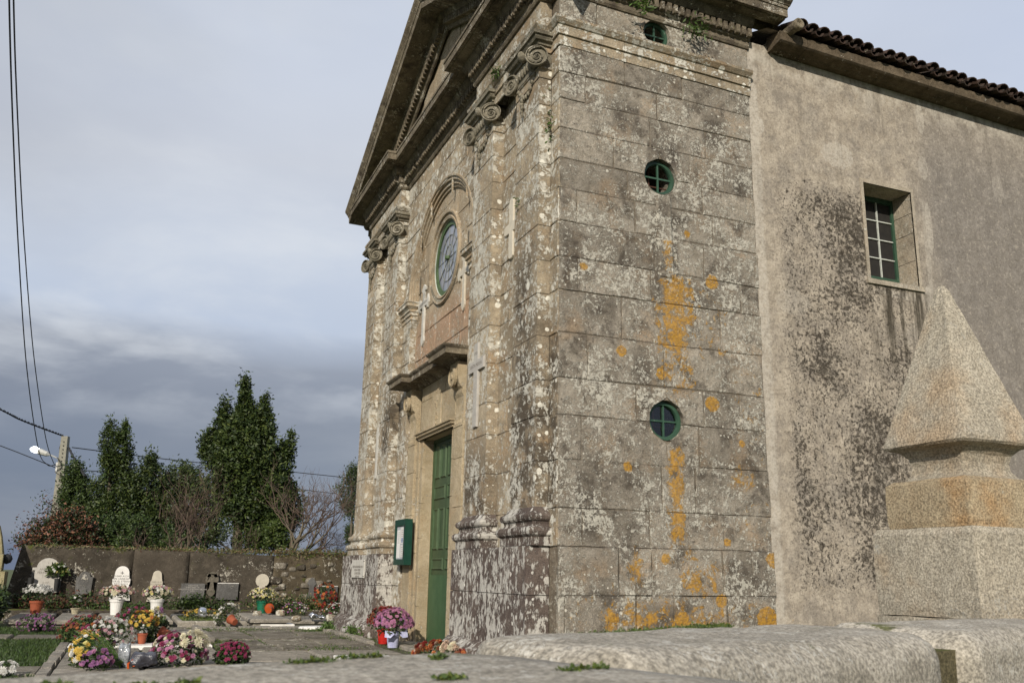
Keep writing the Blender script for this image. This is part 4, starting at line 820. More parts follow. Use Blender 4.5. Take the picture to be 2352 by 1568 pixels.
# --- weeds growing out of the masonry
def fern(c, n, r, nm, lab, dr_=.4, s=.09):
    p = np.array(c)+RNG.normal(size=(n, 3))*np.array(r); o = leaves(p, s, [M_LEAF['leaf_fern'], M_LEAF['leaf_green']], nm, kind=None, asp=.3, droop=dr_, seed=int(abs(c[0]*100+c[2]*10))); tag(o, lab, 'plant'); return o
fern((1.12, -.30, 8.74), 90, (.07, .05, .05), 'fern', 'small fern growing above the topmost round window')
fern((2.05, -.22, 8.66), 110, (.11, .05, .07), 'fern', 'larger fern hanging under the dentils right of the top round window')
fern((-.03, .22, 6.95), 70, (.02, .03, .17), 'fern', 'green weed in the corner joint below the near capital', s=.07)
fern((-PW-.02, .9, 6.05), 26, (.01, .03, .05), 'fern', 'tiny weed on the nearest pilaster shaft', s=.06)
fern((-PW-.14, 1.55, 8.35), 90, (.02, .07, .04), 'fern', 'weeds between the two near capitals on the architrave', s=.07)
# --- crosses and plaques on the front
def text(body, size, m, name, mtx, parent, al='CENTER', ext=.0006, sp_=1.15):
    cu = bpy.data.curves.new(name, 'FONT'); cu.body = body; cu.size = size; cu.align_x = al; cu.extrude = ext; cu.space_line = sp_; cu.resolution_u = 1
    to = bpy.data.objects.new('tmp', cu); COL.objects.link(to); bpy.context.view_layer.update()
    me = bpy.data.meshes.new_from_object(to.evaluated_get(bpy.context.evaluated_depsgraph_get())); bpy.data.objects.remove(to)
    me.transform(mtx); me.materials.clear(); me.materials.append(m); me.name = name; return ob(name, me, parent)
def face(origin, xdir, updir=(0, 0, 1)):
    x = Vector(xdir).normalized(); u = Vector(updir); z = x.cross(u).normalized(); m_ = Matrix((x, u, z)).transposed().to_4x4(); m_.translation = Vector(origin); return m_
def prism(poly, m_, th, name, mt, ch=.006):
    n = len(poly); cx = sum(p[0] for p in poly)/n; cy = sum(p[1] for p in poly)/n
    v = [m_ @ Vector((x, y, 0)) for x, y in poly]+[m_ @ Vector((x, y, th-ch)) for x, y in poly]+[m_ @ Vector((x+(ch if x < cx else -ch)*.7, y+(ch if y < cy else -ch)*.7, th)) for x, y in poly]
    f = [(k*n+i, k*n+(i+1) % n, (k+1)*n+(i+1) % n, (k+1)*n+i) for k in range(2) for i in range(n)]+[tuple(2*n+i for i in range(n)), tuple(reversed(range(n)))]
    me = mesh(name, v, f, mt); bm = bmesh.new(); bm.from_mesh(me); bmesh.ops.recalc_face_normals(bm, faces=bm.faces); bm.to_mesh(me); bm.free(); return me
def cross_poly(H, Wd, t, arm, kind):
    """outline, centred in x, foot at 0; arm = height of the arms' axis"""
    h = t/2; a = Wd/2; P = []
    if kind == 'plain': q = [(h, 0), (h, arm-h), (a, arm-h), (a, arm+h), (h, arm+h), (h, H)]
    elif kind == 'flared': q = [(h*1.0, .0), (h*.85, arm-h*1.2), (a*.9, arm-h*1.9), (a, arm-h*1.2), (a, arm+h*1.2), (a*.9, arm+h*1.9), (h*.9, arm+h*.9), (h*1.4, H-.04), (h*.9, H)]
    elif kind == 'round': q = [(h*.5, -.0), (h, .03), (h*.95, arm-h), (a-.05, arm-h), (a, arm-h*.7), (a, arm+h*.7), (a-.05, arm+h), (h, arm+h), (h, H-.05), (h*.5, H)]
    else:
        def tre(cx, cy, d, r):       # three-lobed end, walked clockwise from the right flank
            out = []
            for c_, s0 in ((-1.15, 0), (0, 1), (1.15, 2)):
                pass
            return out
        r = h*.95
        foot = [(0, -.02), (r*.9, .02), (r*1.5, .07), (r*1.5, .13), (h, .17)]
        side_ = [(h, arm-h), (a-.12, arm-h), (a-.11, arm-h*2.0), (a-.055, arm-h*2.2), (a-.03, arm-h*1.25), (a, arm-h*.6), (a, arm+h*.6), (a-.03, arm+h*1.25), (a-.055, arm+h*2.2), (a-.11, arm+h*2.0), (a-.12, arm+h), (h, arm+h)]
        top = [(h, H-.13), (h*2.0, H-.12), (h*2.1, H-.06), (h*1.2, H-.035), (h*.6, H), (0, H+.01)]
        q = foot+side_+top
    R = [(x, y) for x, y in q if x > 0]; Lf = [(-x, y) for x, y in reversed(R)]
    mid_t = [p for p in q if p[0] == 0]
    P = R+([mid_t[-1]] if len(mid_t) == 2 else [])+Lf+([mid_t[0]] if mid_t else [])
    return P
def wall_cross(xw, y, z0, H, Wd, t, arm, kind, m, label, txt=None, ink=M_INK2, group='memorial crosses fixed to the church front'):
    mm = face((xw-.001, y, z0), (0, -1, 0)); o = ob('memorial_cross', prism(cross_poly(H, Wd, t, arm, kind), mm, .035, 'memorial_cross', m)); tag(o, label, 'cross', group)
    for bd, sz, yy in (txt or []): text(bd, sz, ink, 'inscription', face((xw-.037, y, z0+yy), (0, -1, 0)), o)
    return o
wall_cross(0, 1.52, 5.47, .90, .50, .15, .47, 'round', M_MARB2, 'plain round ended cream cross high up between the two near pilasters')
wall_cross(-PW, 2.34, 3.18, 1.23, .62, .16, .90, 'plain', M_MARB3, 'tall plain grey marble cross on the shaft of the pilaster beside the door', [('SANTA MISION', .075, .875)]+[('. . . .', .05, .08+.09*i) for i in range(8)]+[('1958', .07, 1.05)])
wall_cross(RX, 3.86, 5.36, 1.0, .62, .11, .66, 'fleury', M_MARB2, 'cream cross with rounded lobed ends right of the big round window')
wall_cross(RX, 6.12, 5.27, 1.17, .66, .12, .80, 'fleury', M_MARB4, 'white lettered cross with pointed lobes left of the big round window', [('SANTA MISION', .072, .78), ('1 9', .07, .95)]+[('- - -', .05, .12+.06*i) for i in range(10)])
wall_cross(0, 8.17, 3.36, 1.28, .72, .20, .86, 'flared', M_MARB4, 'smooth white cross between the two far pilasters, left of the door hood')
wall_cross(0, 8.62, 3.02, 1.05, .20, .16, .9, 'plain', M_MARB4, 'narrow white upright slab just behind the smooth far cross')
pq = ob('memorial_plaque', prism([(-.52, 0), (.52, 0), (.52, .34), (-.52, .34)], face((-.297, 8.50, 1.06), (0, -1, 0)), .02, 'memorial_plaque', M_MARB4)); tag(pq, 'white lettered marble plaque on the far corner pedestal', 'plaque')
text('EN ESTA IGLESIA PARROQUIAL\nREZAN LOS FIELES\nLOS DIAS DE MISA\nAÑO 1945', .062, M_INK2, 'inscription', face((-.319, 8.50, 1.25), (0, -1, 0)), pq, sp_=1.0)
for yy, zz in ((7.99, 1.09), (9.01, 1.09), (7.99, 1.37), (9.01, 1.37)): MB().lathe([(0, -.015), (.015, 0), (0, .015)], 8, (-.32, yy, zz)).build('bolt', M_IRON, pq)
nb = thing('notice_board', 'dark green notice case with posted papers left of the door', 'notice board', (-.05, 6.22, 1.3))
MB().box((.05, -.33, 0), (-.06, .33, .78)).build('case', G_BOX, nb)
b = MB().box((-.062, -.33, 0), (-.085, -.25, .78)).box((-.062, .25, 0), (-.085, .33, .78)).box((-.062, -.25, .0), (-.085, .25, .09)).box((-.062, -.25, .67), (-.085, .25, .78)); b.build('door_frame', G_BOX, nb)
b = MB().box((-.0605, -.24, .10), (-.064, .24, .66)); b.build('back_sheet', M_PAPER, nb)
for (y0, y1, z0, z1) in [(-.20, .0, .36, .64), (.02, .22, .12, .60), (-.20, -.02, .13, .34)]:
    p_ = MB().box((-.0655, y0, z0), (-.067, y1, z1)).build('paper', M_WPOT, nb); l_ = MB()
    for i in range(6): l_.box((-.0672, y0+.02, z1-.04-i*.035), (-.0675, y1-.03-random.random()*.05, z1-.046-i*.035))
    l_.build('printed_lines', M_INK2, p_)
MB().box((-.0685, -.15, .38), (-.069, -.08, .46)).build('blue_picture', M_PBLUE, nb)
for z_ in (.16, .62): MB().box((-.086, -.33, z_), (-.092, -.30, z_+.07)).build('hinge', M_IRON, nb)
# ------------------------------------------------------------------ near wall: coping stones and gate pinnacle
def rough_box(name, x0, x1, y0, y1, z0, z1, m, parent=None, loc=(0, 0, 0), rot=0., sub=14, r=.06, amp=.012, seed=1, skew=0., endr=0.):
    bm = bmesh.new(); rg = random.Random(seed)
    nx = sub*2; ny = sub; nz = max(4, sub//2)
    bmesh.ops.create_cube(bm, size=2)
    bmesh.ops.subdivide_edges(bm, edges=bm.edges[:], cuts=sub, use_grid_fill=True)
    L = Vector(((x1-x0)/2, (y1-y0)/2, (z1-z0)/2)); C = Vector(((x0+x1)/2, (y0+y1)/2, (z0+z1)/2))
    from mathutils import noise as mn
    for v in bm.verts:
        p = Vector((v.co.x*L.x, v.co.y*L.y, v.co.z*L.z)); rr = r
        inner = Vector((max(-L.x+rr, min(L.x-rr, p.x)), max(-L.y+rr, min(L.y-rr, p.y)), max(-L.z+rr, min(L.z-rr, p.z)))); dv = p-inner
        if dv.length > 1e-6: p = inner+dv.normalized()*rr*min(1., max(abs(dv.x), abs(dv.y), abs(dv.z))/rr)
        if endr and abs(p.x) > L.x-endr:
            t = (abs(p.x)-(L.x-endr))/endr; sc_ = math.sqrt(max(0.02, 1-t*t*.93)); p.y *= sc_**.7; p.z = L.z-(L.z-p.z)*(.55+.45*sc_) if p.z > 0 else p.z*sc_
        q = p*3+Vector((seed*7.1, seed*3.3, 0)); k_ = mn.noise(q)*amp*1.6+mn.noise(q*4)*amp*.7+mn.noise(q*11)*amp*.3
        nr = p.normalized() if p.length else Vector((0, 0, 1)); p += Vector((nr.x*.3, nr.y, nr.z*1.2)).normalized()*k_
        v.co = p+C
    me = bpy.data.meshes.new(name); bm.to_mesh(me); bm.free(); me.materials.append(m); me.polygons.foreach_set('use_smooth', [True]*len(me.polygons))
    return ob(name, me, parent, loc=loc, rot=(0, 0, rot))
WA = math.atan2(.336, .942)
fwall = thing('boundary_wall', 'low granite boundary wall with rounded coping stones nearest the viewer', 'wall', (-3.0, -8.1, 0), (0, 0, WA))
# local frame: x along the wall, y away from the viewer; origin (-3.0,-8.1)
b = MB().box((-6, -.46, 0), (-.95, .2, .9)).box((-1.0, .075, 0), (4.5, .40, .985)); b.build('mortar_core', stone('wall_mortar', (.10, .085, .045), (.17, .145, .085), white=.1, dark=.3, disc=0, moss=.3, fine=1.5), fwall)
rough_box('coping_stone', -6.0, -.93, -.50, .245, .84, 1.034, S_COP, fwall, seed=3, sub=30, r=.045, amp=.008)
_o = bpy.data.objects['coping_stone']; _o.rotation_euler = (0, -.008, 0); _o.location = (0, 0, .006)
rough_box('coping_stone', -.90, .31, .0, .46, .855, 1.036, S_COP, fwall, seed=5, sub=26, r=.075, amp=.009, endr=.10)
rough_box('coping_stone', .47, 1.9, .03, .46, .72, 1.034, S_COP, fwall, seed=8, sub=24, r=.07, amp=.009)
rough_box('coping_stone', 1.95, 3.6, -.02, .46, .80, 1.03, S_COP, fwall, seed=9, sub=12, r=.08, amp=.014)
rg = random.Random(4)
for i in range(26):
    xx = -5.5+i*.36+rg.uniform(-.05, .05); zz = .35+.25*(i % 2); yo = 0 if xx < -1.1 else .44
    rough_box('rubble_stone', xx-.16, xx+.16, -.53+yo, -.40+yo, zz-.11, zz+.11, S_COP, fwall, seed=20+i, sub=5, r=.05, amp=.01)
def moss_run(p0, p1, n, w_, s=.012, sd=3):
    t = RNG.uniform(0, 1, n); p = np.array(p0)[None]*(1-t[:, None])+np.array(p1)[None]*t[:, None]+RNG.normal(size=(n, 3))*np.array(w_); p[:, 2] = np.maximum(p[:, 2], min(p0[2], p1[2])); return p
def wl(x, y, z): return (-3.0+x*math.cos(WA)-y*math.sin(WA), -8.1+x*math.sin(WA)+y*math.cos(WA), z)
mpt = [moss_run(wl(-.75, .44, 1.016), wl(.02, .455, 1.032), 9000, (.012, .012, .004)), moss_run(wl(-.94, .08, 1.0), wl(-.90, -.02, .985), 500, (.015, .012, .006))]
for _ in range(9):
    xx = RNG.uniform(-2.0, -1.0); yy = RNG.uniform(-.2, .2); mpt.append(moss_run(wl(xx, yy, 1.041+.008*xx), wl(xx+RNG.uniform(.02, .10), yy+RNG.uniform(-.01, .01), 1.042+.008*xx), 160, (.005, .005, .0015)))
tag(leaves(np.concatenate(mpt), .007, [M_LEAF['leaf_moss'], M_LEAF['leaf_green']], 'wall_moss', kind='stuff', up=.5, asp=.6, seed=9), 'bright green moss along the back edge of the coping', 'moss')
# gate pinnacle
OB = thing('gate_pinnacle', 'pale granite obelisk pinnacle on stepped base at the right edge', 'pinnacle', (-1.325, -6.84, 0))
S_OBE2 = stone('rusty_granite', (.30, .235, .15), (.40, .33, .22), white=.30, dark=.08, disc=0, fine=3.2, grain=.5, warm=.9, bstr=.5, gstr=.6, whitecol=(.42, .39, .31))
def frust(prof, name, m, amp=.004, seed=1, sx=1., sy=1.):
    n = 12; v = []; f = []; rg2 = random.Random(seed)
    ring = []
    for k in range(4):
        c0 = [(-1, -1), (1, -1), (1, 1), (-1, 1)][k]; c1 = [(-1, -1), (1, -1), (1, 1), (-1, 1)][(k+1) % 4]
        for j in range(n//4+3): t = j/(n//4+3); ring.append((c0[0]+(c1[0]-c0[0])*t, c0[1]+(c1[1]-c0[1])*t))
    m_ = len(ring)
    for h, z in prof:
        for (a, b2) in ring:
            cr_ = .985 if abs(a) == 1 and abs(b2) == 1 else 1.
            v.append((a*h*sx*cr_+rg2.uniform(-amp, amp)*.5, b2*h*sy*cr_+rg2.uniform(-amp, amp)*.5, z+rg2.uniform(-amp, amp)*.5))
    for i in range(len(prof)-1):
        for j in range(m_): f.append((i*m_+j, i*m_+(j+1) % m_, (i+1)*m_+(j+1) % m_, (i+1)*m_+j))
    f.append(tuple(reversed(range(m_)))); f.append(tuple((len(prof)-1)*m_+j for j in range(m_)))
    return mesh(name, v, f, m)
ob('pier', frust([(.27, 0), (.27, .50), (.27, 1.018)], 'pier', S_OBE), OB)
ob('base_block', frust([(.262, 1.022), (.266, 1.06), (.266, 1.2), (.264, 1.345), (.250, 1.370)], 'base_block', S_OBE), OB)
ob('middle_block', frust([(.214, 1.374), (.219, 1.40), (.219, 1.50), (.215, 1.556), (.192, 1.572)], 'middle_block', S_OBE2), OB)
NP = [(.180, 1.572), (.152, 1.584), (.138, 1.61), (.135, 1.64), (.143, 1.672), (.168, 1.70), (.205, 1.712), (.214, 1.722), (.212, 1.737)]
NP += [(.212+(.022-.212)*t, 1.735+(2.425-1.735)*t) for t in np.linspace(.05, 1, 12)]+[(.008, 2.445)]
ob('obelisk', frust(NP, 'obelisk', S_OBE, amp=.003), OB)
# ------------------------------------------------------------------ back wall with memorials
YB = 15.3
bw = thing('churchyard_wall', 'long dark rendered churchyard wall behind the graves', 'wall', (0, YB, 0))
def rendered(x0, x1, zt0, zt1, m, x0b=None, seed=0, bump=.03, y=0., z0=-.05):
    nx, nz = max(4, int((x1-x0)*7)), 12; v = []; f = []; from_ = x0 if x0b is None else x0b
    from mathutils import noise as mn
    for side_ in (0, 1):
        for k in range(nz+1):
            for i in range(nx+1):
                t = i/nx; s = k/nz; xl = from_+(x0-from_)*s; xx = xl+(x1-xl)*t; top = zt0+(zt1-zt0)*t+mn.noise(Vector((xx*1.3+seed, 3, 0)))*bump+mn.noise(Vector((xx*5+seed, 1, 0)))*bump*.5
                zz = z0+(top-z0)*s; yy = (mn.noise(Vector((xx*1.2, zz*1.4, seed)))*bump+mn.noise(Vector((xx*6, zz*6, seed)))*bump*.35) if side_ == 0 else .45
                v.append((xx, y+yy, zz))
    M_ = (nx+1)*(nz+1)
    for k in range(nz):
        for i in range(nx):
            a = k*(nx+1)+i; f.append((a, a+1, a+nx+2, a+nx+1)); f.append((M_+a+1, M_+a, M_+a+nx+1, M_+a+nx+2))
    for i in range(nx): a = nz*(nx+1)+i; f.append((a, a+1, M_+a+1, M_+a))
    for k in range(nz): a = k*(nx+1); f.append((a, a+nx+1, M_+a+nx+1, M_+a)); a += nx; f.append((a+nx+1, a, M_+a, M_+a+nx+1))
    return mesh('wall_section', v, f, m, smooth=True)
ob('wall_section', rendered(-6.85, -4.35, 1.66, 1.62, S_WALLB, x0b=-7.15, seed=1), bw)
ob('wall_section', rendered(-4.35, -3.05, 1.63, 1.60, stone('smooth_old_render', (.062, .052, .040), (.095, .08, .062), white=.40, dark=.35, disc=.3, rand=.05), seed=2, bump=.012, y=-.02), bw)
ob('wall_section', rendered(-3.05, -.95, 1.60, 1.56, S_WALLB, seed=3), bw)
ob('wall_section', rendered(-.95, 3.0, 1.55, 1.66, stone('rubble_wall', (.065, .052, .034), (.12, .098, .065), white=.4, dark=.6, disc=.1, moss=.45), seed=4, bump=.06), bw)
rg = random.Random(9)
for i in range(46):
    x_ = rg.uniform(-1.05, .55); z_ = rg.uniform(.35, 1.35); r_ = rg.uniform(.05, .11)
    rough_box('rubble_stone', x_-r_*1.3, x_+r_*1.3, -.05, .07, z_-r_*.8, z_+r_*.8, S_PAVED if i % 3 else S_WALLB, bw, seed=60+i, sub=3, r=.04, amp=.02)
# ivy, dry grass and roots along the top of the wall
tp = [np.stack([RNG.uniform(-6.6, 1.4, 5200), RNG.uniform(YB-.06, YB+.4, 5200), 1.60+np.abs(RNG.normal(0, .035, 5200))], 1), np.stack([RNG.uniform(-.9, 1.4, 2600), RNG.uniform(YB-.1, YB+.3, 2600), RNG.normal(1.62, .07, 2600)], 1)]
tag(leaves(np.concatenate(tp), .07, [M_LEAF['leaf_straw'], M_LEAF['leaf_straw'], M_LEAF['leaf_green'], M_LEAF['leaf_moss'], M_LEAF['leaf_beech_red']], 'wall_top_growth', kind='stuff', up=.25, asp=.25, seed=12), 'dry grass and moss growing along the top of the churchyard wall', 'plants')
FW = lambda x, z, d=.05: face((x, YB-.04-d, z), (1, 0, 0))
def memorial(name, poly, x, z, m, label, cat, th=.05, txt=(), ink=M_INK, group='memorials fixed to the churchyard wall'):
    o = ob(name, prism(poly, FW(x, z, 0), th, name, m, ch=.004)); tag(o, label, cat, group)
    for bd, s, yy in txt: text(bd, s, ink, 'inscription', face((x, YB-.04-th-.002, z+yy), (1, 0, 0)), o, sp_=1.0)
    return o
def shoulder(w0, w1, h, hs, rt, n=10):      # tapering stone with shoulders and round head
    P = [(w0/2, 0), (w1/2*1.0, hs*.72), (w1/2*1.12, hs*.80), (w1/2*1.15, hs), (w1/2*.98, hs*1.05)]
    arc_ = [(rt*math.cos(a), h-rt+rt*math.sin(a)) for a in np.linspace(.15, math.pi-.15, n)]
    return P+arc_+[(-x, y) for x, y in reversed(P)]
def vx(px, z_=None): # wall x for an image column
    k_ = (CF+CR*(px-1176)/FPX-CU*(1350-784)/FPX); t = (YB-.05-CAM[1])/k_[1]; return CAM[0]+k_[0]*t
def vz(px, py):
    k_ = (CF+CR*(px-1176)/FPX-CU*(py-784)/FPX); t = (YB-.05-CAM[1])/k_[1]; return CAM[2]+k_[2]*t
ZC = lambda sx, sy, s=4.48, ox=0, oy=2050: ((ox+sx/s)/1.6531, (oy+sy/s)/1.6531)
def spot(sx, sy, ox): p_ = ZC(sx, sy, 4.48, ox); return vx(p_[0]), vz(*p_)
x0, z0 = spot(500, 880, 0); x1, z1 = spot(1025, 510, 0)
memorial('memorial_slab', [(-(x1-x0)/2, 0), ((x1-x0)/2, 0), ((x1-x0)/2, z1-z0), (-(x1-x0)/2, z1-z0)], (x0+x1)/2, z0, S_GREY, 'light grey rectangular cement panel leftmost on the wall', 'memorial', .02)
memorial('headstone', [(-.27, 0), (.27, 0), (.27, .50), (.33, .50), (.33, .56), (.24, .57)]+[(.24*math.cos(a), .57+.22*math.sin(a)) for a in np.linspace(.2, math.pi-.2, 9)]+[(-.24, .57), (-.33, .56), (-.33, .50), (-.27, .50)], (x0+x1)/2+.01, z0, M_MARB3, 'weathered grey arched headstone in front of the grey panel', 'headstone', .06, [('ANTONIO\nFERNANDEZ', .075, .50), ('D.E.P.', .06, .2)], M_INK2)
x0, z0 = spot(1260, 920, 0); x1, z1 = spot(1575, 530, 0); H = z1-z0; Wd = (x1-x0)
memorial('headstone', [(-Wd*.42, 0), (Wd*.42, 0), (Wd*.46, H*.72), (Wd*.5, H*.74), (Wd*.5, H*.76), (Wd*.32, H*.76)]+[(Wd*.31*math.cos(a), H-.31*Wd+Wd*.31*math.sin(a)) for a in np.linspace(.1, math.pi-.1, 9)]+[(-Wd*.32, H*.76), (-Wd*.5, H*.76), (-Wd*.5, H*.74), (-Wd*.46, H*.72)], (x0+x1)/2, z0, S_GREY, 'dark grey arched headstone with pale rim and small cross', 'headstone', .06, [('+', .2, H*.68)], M_MARB3)
x0, z0 = spot(75, 950, 400); x1, z1 = spot(440, 455, 400); H = z1-z0; Wd = x1-x0
memorial('headstone', shoulder(Wd, Wd*.74, H+.12, H*.72, Wd*.33), (x0+x1)/2+.0, z0-.1, M_MARBLE, 'larger white lettered headstone with round head behind a white pot', 'headstone', .06,
         [('ROGAD A DIOS\nEN CARIDAD\nPOR EL ETERNO\nDESCANSO\nDE\nCONCEPCION\nRODRIGUEZ GOMEZ\nFALLECIO EL DIA 15\nDE AGOSTO DE 1961\nA LOS 67 AÑOS', .062, H*.80), ('D. E. P.', .085, .13), ('+', .16, H*.86)])
x0, z0 = spot(720, 970, 400); x1, z1 = spot(1000, 515, 400); H = z1-z0; Wd = x1-x0
memorial('headstone', shoulder(Wd, Wd*.66, H+.10, H*.74, Wd*.27), (x0+x1)/2, z0-.1, M_MARB2, 'smaller cream headstone with pointed head and faded lettering', 'headstone', .06,
         [('ROGAD A DIOS\nEN CARIDAD\nPOR\nDOLORES LOPEZ\nLOPEZ\nFALLECIO EL DIA\nDE ENERO 1950', .055, H*.70)], M_INK2)
x0, z0 = spot(1285, 990, 400); x1, z1 = spot(1690, 735, 400)
memorial('grave_plaque', [(-(x1-x0)/2, 0), ((x1-x0)/2, 0), ((x1-x0)/2, z1-z0), (-(x1-x0)/2, z1-z0)], (x0+x1)/2, z0, S_GREY, 'dark lettered plaque left of the stone cross', 'plaque', .03, [('AQUI YACE\nJUAN PEREZ GIL\nFALLECIO EL 8 DE MAYO DE 1934\nD.E.P.', .045, .30)], M_MARB3)
x0, z0 = spot(1690, 950, 400); x1, z1 = spot(1910, 540, 400)
memorial('stone_cross', cross_poly(z1-z0, (x1-x0)*1.0, .13, (z1-z0)*.70, 'fleury'), (x0+x1)/2, z0, stone('dark_cross_stone', (.10, .09, .07), (.16, .14, .11), white=.3, dark=.3, disc=.1), 'dark stone cross with pale lobed ends between two dark plaques', 'cross', .07)
x0, z0 = spot(1885, 1015, 400); x1, z1 = spot(1100+0, 800, 400); 
xa, za_ = ZC(505, 850, 2.265, 600, 1900), ZC(690, 712, 2.265, 600, 1900)
x0, z0, x1, z1 = vx(xa[0]), vz(*xa), vx(za_[0]), vz(*za_)
o = memorial('grave_plaque', [(-(x1-x0)/2, 0), ((x1-x0)/2, 0), ((x1-x0)/2, z1-z0), (-(x1-x0)/2, z1-z0)], (x0+x1)/2, z0, S_GREY, 'plain slate grey plaque right of the stone cross, white streak on its top edge', 'plaque', .04)
MB().box((x0, YB-.085, z1), (x1, YB-.04, z1+.015)).build('pale_rim', M_MARBLE, o)
def ws(sx, sy): p_ = ZC(sx, sy, 4.48, 900); return vx(p_[0]), vz(*p_)
x0, z0 = ws(340, 960); x1, z1 = ws(500, 600); ww = ws(530, 700)[0]-ws(300, 700)[0]; H = z1-z0
memorial('headstone', [(-.19, 0), (.19, 0), (.08, H*.35), (.075, H*.52)]+[(ww/2*math.cos(a), H*.76+ww*.5*math.sin(a)) for a in np.linspace(-.9, math.pi+.9, 14)]+[(-.075, H*.52), (-.08, H*.35)], (x0+x1)/2, z0, M_MARB2, 'pale round headed memorial with a cross carved in its disc', 'headstone', .05)
x0, z0 = ws(1190, 990); x1, z1 = ws(1340, 630); H = z1-z0
memorial('headstone', [(-.17, 0), (.17, 0), (.065, H*.3), (.06, H*.55), (.12, H*.70), (.08, H*.86), (0, H), (-.08, H*.86), (-.12, H*.70), (-.06, H*.55), (-.065, H*.3)], (x0+x1)/2, z0, S_GREY, 'slim grey pointed memorial beside the rightmost plaque', 'headstone', .05)
x0, z0 = ws(1370, 1100); x1, z1 = ws(1710, 785)
o = memorial('grave_plaque', [(-(x1-x0)/2, 0), ((x1-x0)/2, 0), ((x1-x0)/2, z1-z0), (-(x1-x0)/2, z1-z0)], (x0+x1)/2, z0, S_GREY, 'rightmost grey plaque with white top edge next to the church', 'plaque', .04)
MB().box((x0, YB-.085, z1), (x1, YB-.04, z1+.015)).build('pale_rim', M_MARBLE, o)
# raised tomb slabs
def tomb(x0, x1, y0, y1, lab, z=.15, m=S_PAVE, filled=False):
    t = thing('grave', lab, 'grave', ((x0+x1)/2, (y0+y1)/2, 0), group='stone graves along the churchyard wall')
    X0, X1, Y0, Y1 = x0-(x0+x1)/2, x1-(x0+x1)/2, y0-(y0+y1)/2, y1-(y0+y1)/2
    if filled:
        for a in [(X0, X1, Y0, Y0+.16), (X0, X0+.14, Y0+.16, Y1), (X1-.14, X1, Y0+.16, Y1), (X0, X1, Y1, Y1+.14)]: slab(t, a[0], a[1], a[2], a[3], -.03, z, m, 'kerb_stone', rnd=.03)
        ob('bed', mesh('bed', [(X0+.1, Y0+.1, z*.6), (X1-.1, Y0+.1, z*.6), (X1-.1, Y1, z*.6), (X0+.1, Y1, z*.6)], [(0, 1, 2, 3)], simple('mossy_bed', (.085, .095, .015), (.06, .05, .03), 1., 6, bstr=1.)), t)
        leaves(rect_pts(X0+.1, X1-.1, Y0+.1, Y1, 900, z*.6), .05, [M_LEAF['leaf_moss'], M_LEAF['leaf_green']], 'moss', t, up=.6, asp=.4)
    else:
        slab(t, X0+.06, X1-.06, Y0+.06, Y1, -.03, z-.07, m, 'plinth'); slab(t, X0, X1, Y0, Y1, z-.08, z, m, 'cover_slab', rnd=.03)
    return t
tomb(-6.62, -5.84, 11.1, 14.3, 'leftmost raised stone grave slab under the white flowered pot'); tomb(-5.76, -5.08, 11.0, 14.3, 'second raised grave slab from the left, small bowl of cyclamen on it')
tomb(-4.98, -4.30, 10.9, 14.2, 'third grave slab, partly behind the tall magenta flowers'); tomb(-4.20, -3.50, 10.9, 14.2, 'fourth grave slab, under the right hand white pot')
tomb(-3.42, -2.02, 11.0, 14.2, 'kerbed grave filled with moss under the yellow spray', .13, filled=True); tomb(-1.94, -1.10, 11.2, 14.3, 'raised slab grave under the fallen orange pot', .16)
tomb(-1.0, .6, 12.3, 14.4, 'low grave slab half hidden by the church corner', .08)
slab(pv, -7.6, 1.2, 14.35, 14.62, -.03, .22, S_WALLB, 'kerb_stone')
# ------------------------------------------------------------------ flowers
def head_mesh(m, ball=False, name='flower_head'):
    mb = MB(); rg2 = random.Random(3); ly = [(11, 1.0, .10), (9, .72, .26), (6, .40, .36)] if not ball else [(10, .85, -.15), (11, 1.0, .12), (9, .8, .42), (6, .45, .62)]
    for n, r, z in ly:
        for j in range(n):
            a = 2*math.pi*(j+rg2.random()*.5)/n; c, s = math.cos(a), math.sin(a); wd = 2.4*r/n+.06
            p0 = Vector((0, 0, z*.4)); p1 = Vector((c*r*.6-s*wd/2, s*r*.6+c*wd/2, z)); p2 = Vector((c*r, s*r, z+.05-.1*rg2.random())); p3 = Vector((c*r*.6+s*wd/2, s*r*.6-c*wd/2, z))
            mb.add([p0, p1, p2, p3], [(0, 1, 2, 3)])
    return mb.me(name, m)
HEADS = {k: head_mesh(v) for k, v in FL.items()}; BALLS = {k: head_mesh(v, True) for k, v in FL.items()}
def pot_mesh(r, h, m, taper=.72, rim=True, name='pot'):
    r *= .85
    mb = MB(); pr = [(0, 0), (r*taper, 0), (r*(taper+(1-taper)*.82), h*.82)]+([(r*1.06, h*.82), (r*1.10, h), (r*.97, h), (r*.95, h*.85)] if rim else [(r, h), (r*.94, h), (r*.9, h*.8)])+[(0, h*.85)]
    mb.lathe(pr, 20); return mb.me(name, m, smooth=False)
def dome_pts(n, rx, ry, rz, rg2, zmin=-.15, shell=True):
    out = []
    while len(out) < n:
        v = rg2.normal(size=3); v /= np.linalg.norm(v)
        if v[2] < zmin: continue
        k_ = rg2.uniform(.9, 1.04) if shell else rg2.uniform(.2, 1)**(1/3.); out.append((v*np.array([rx, ry, rz])*k_, v))
    return out
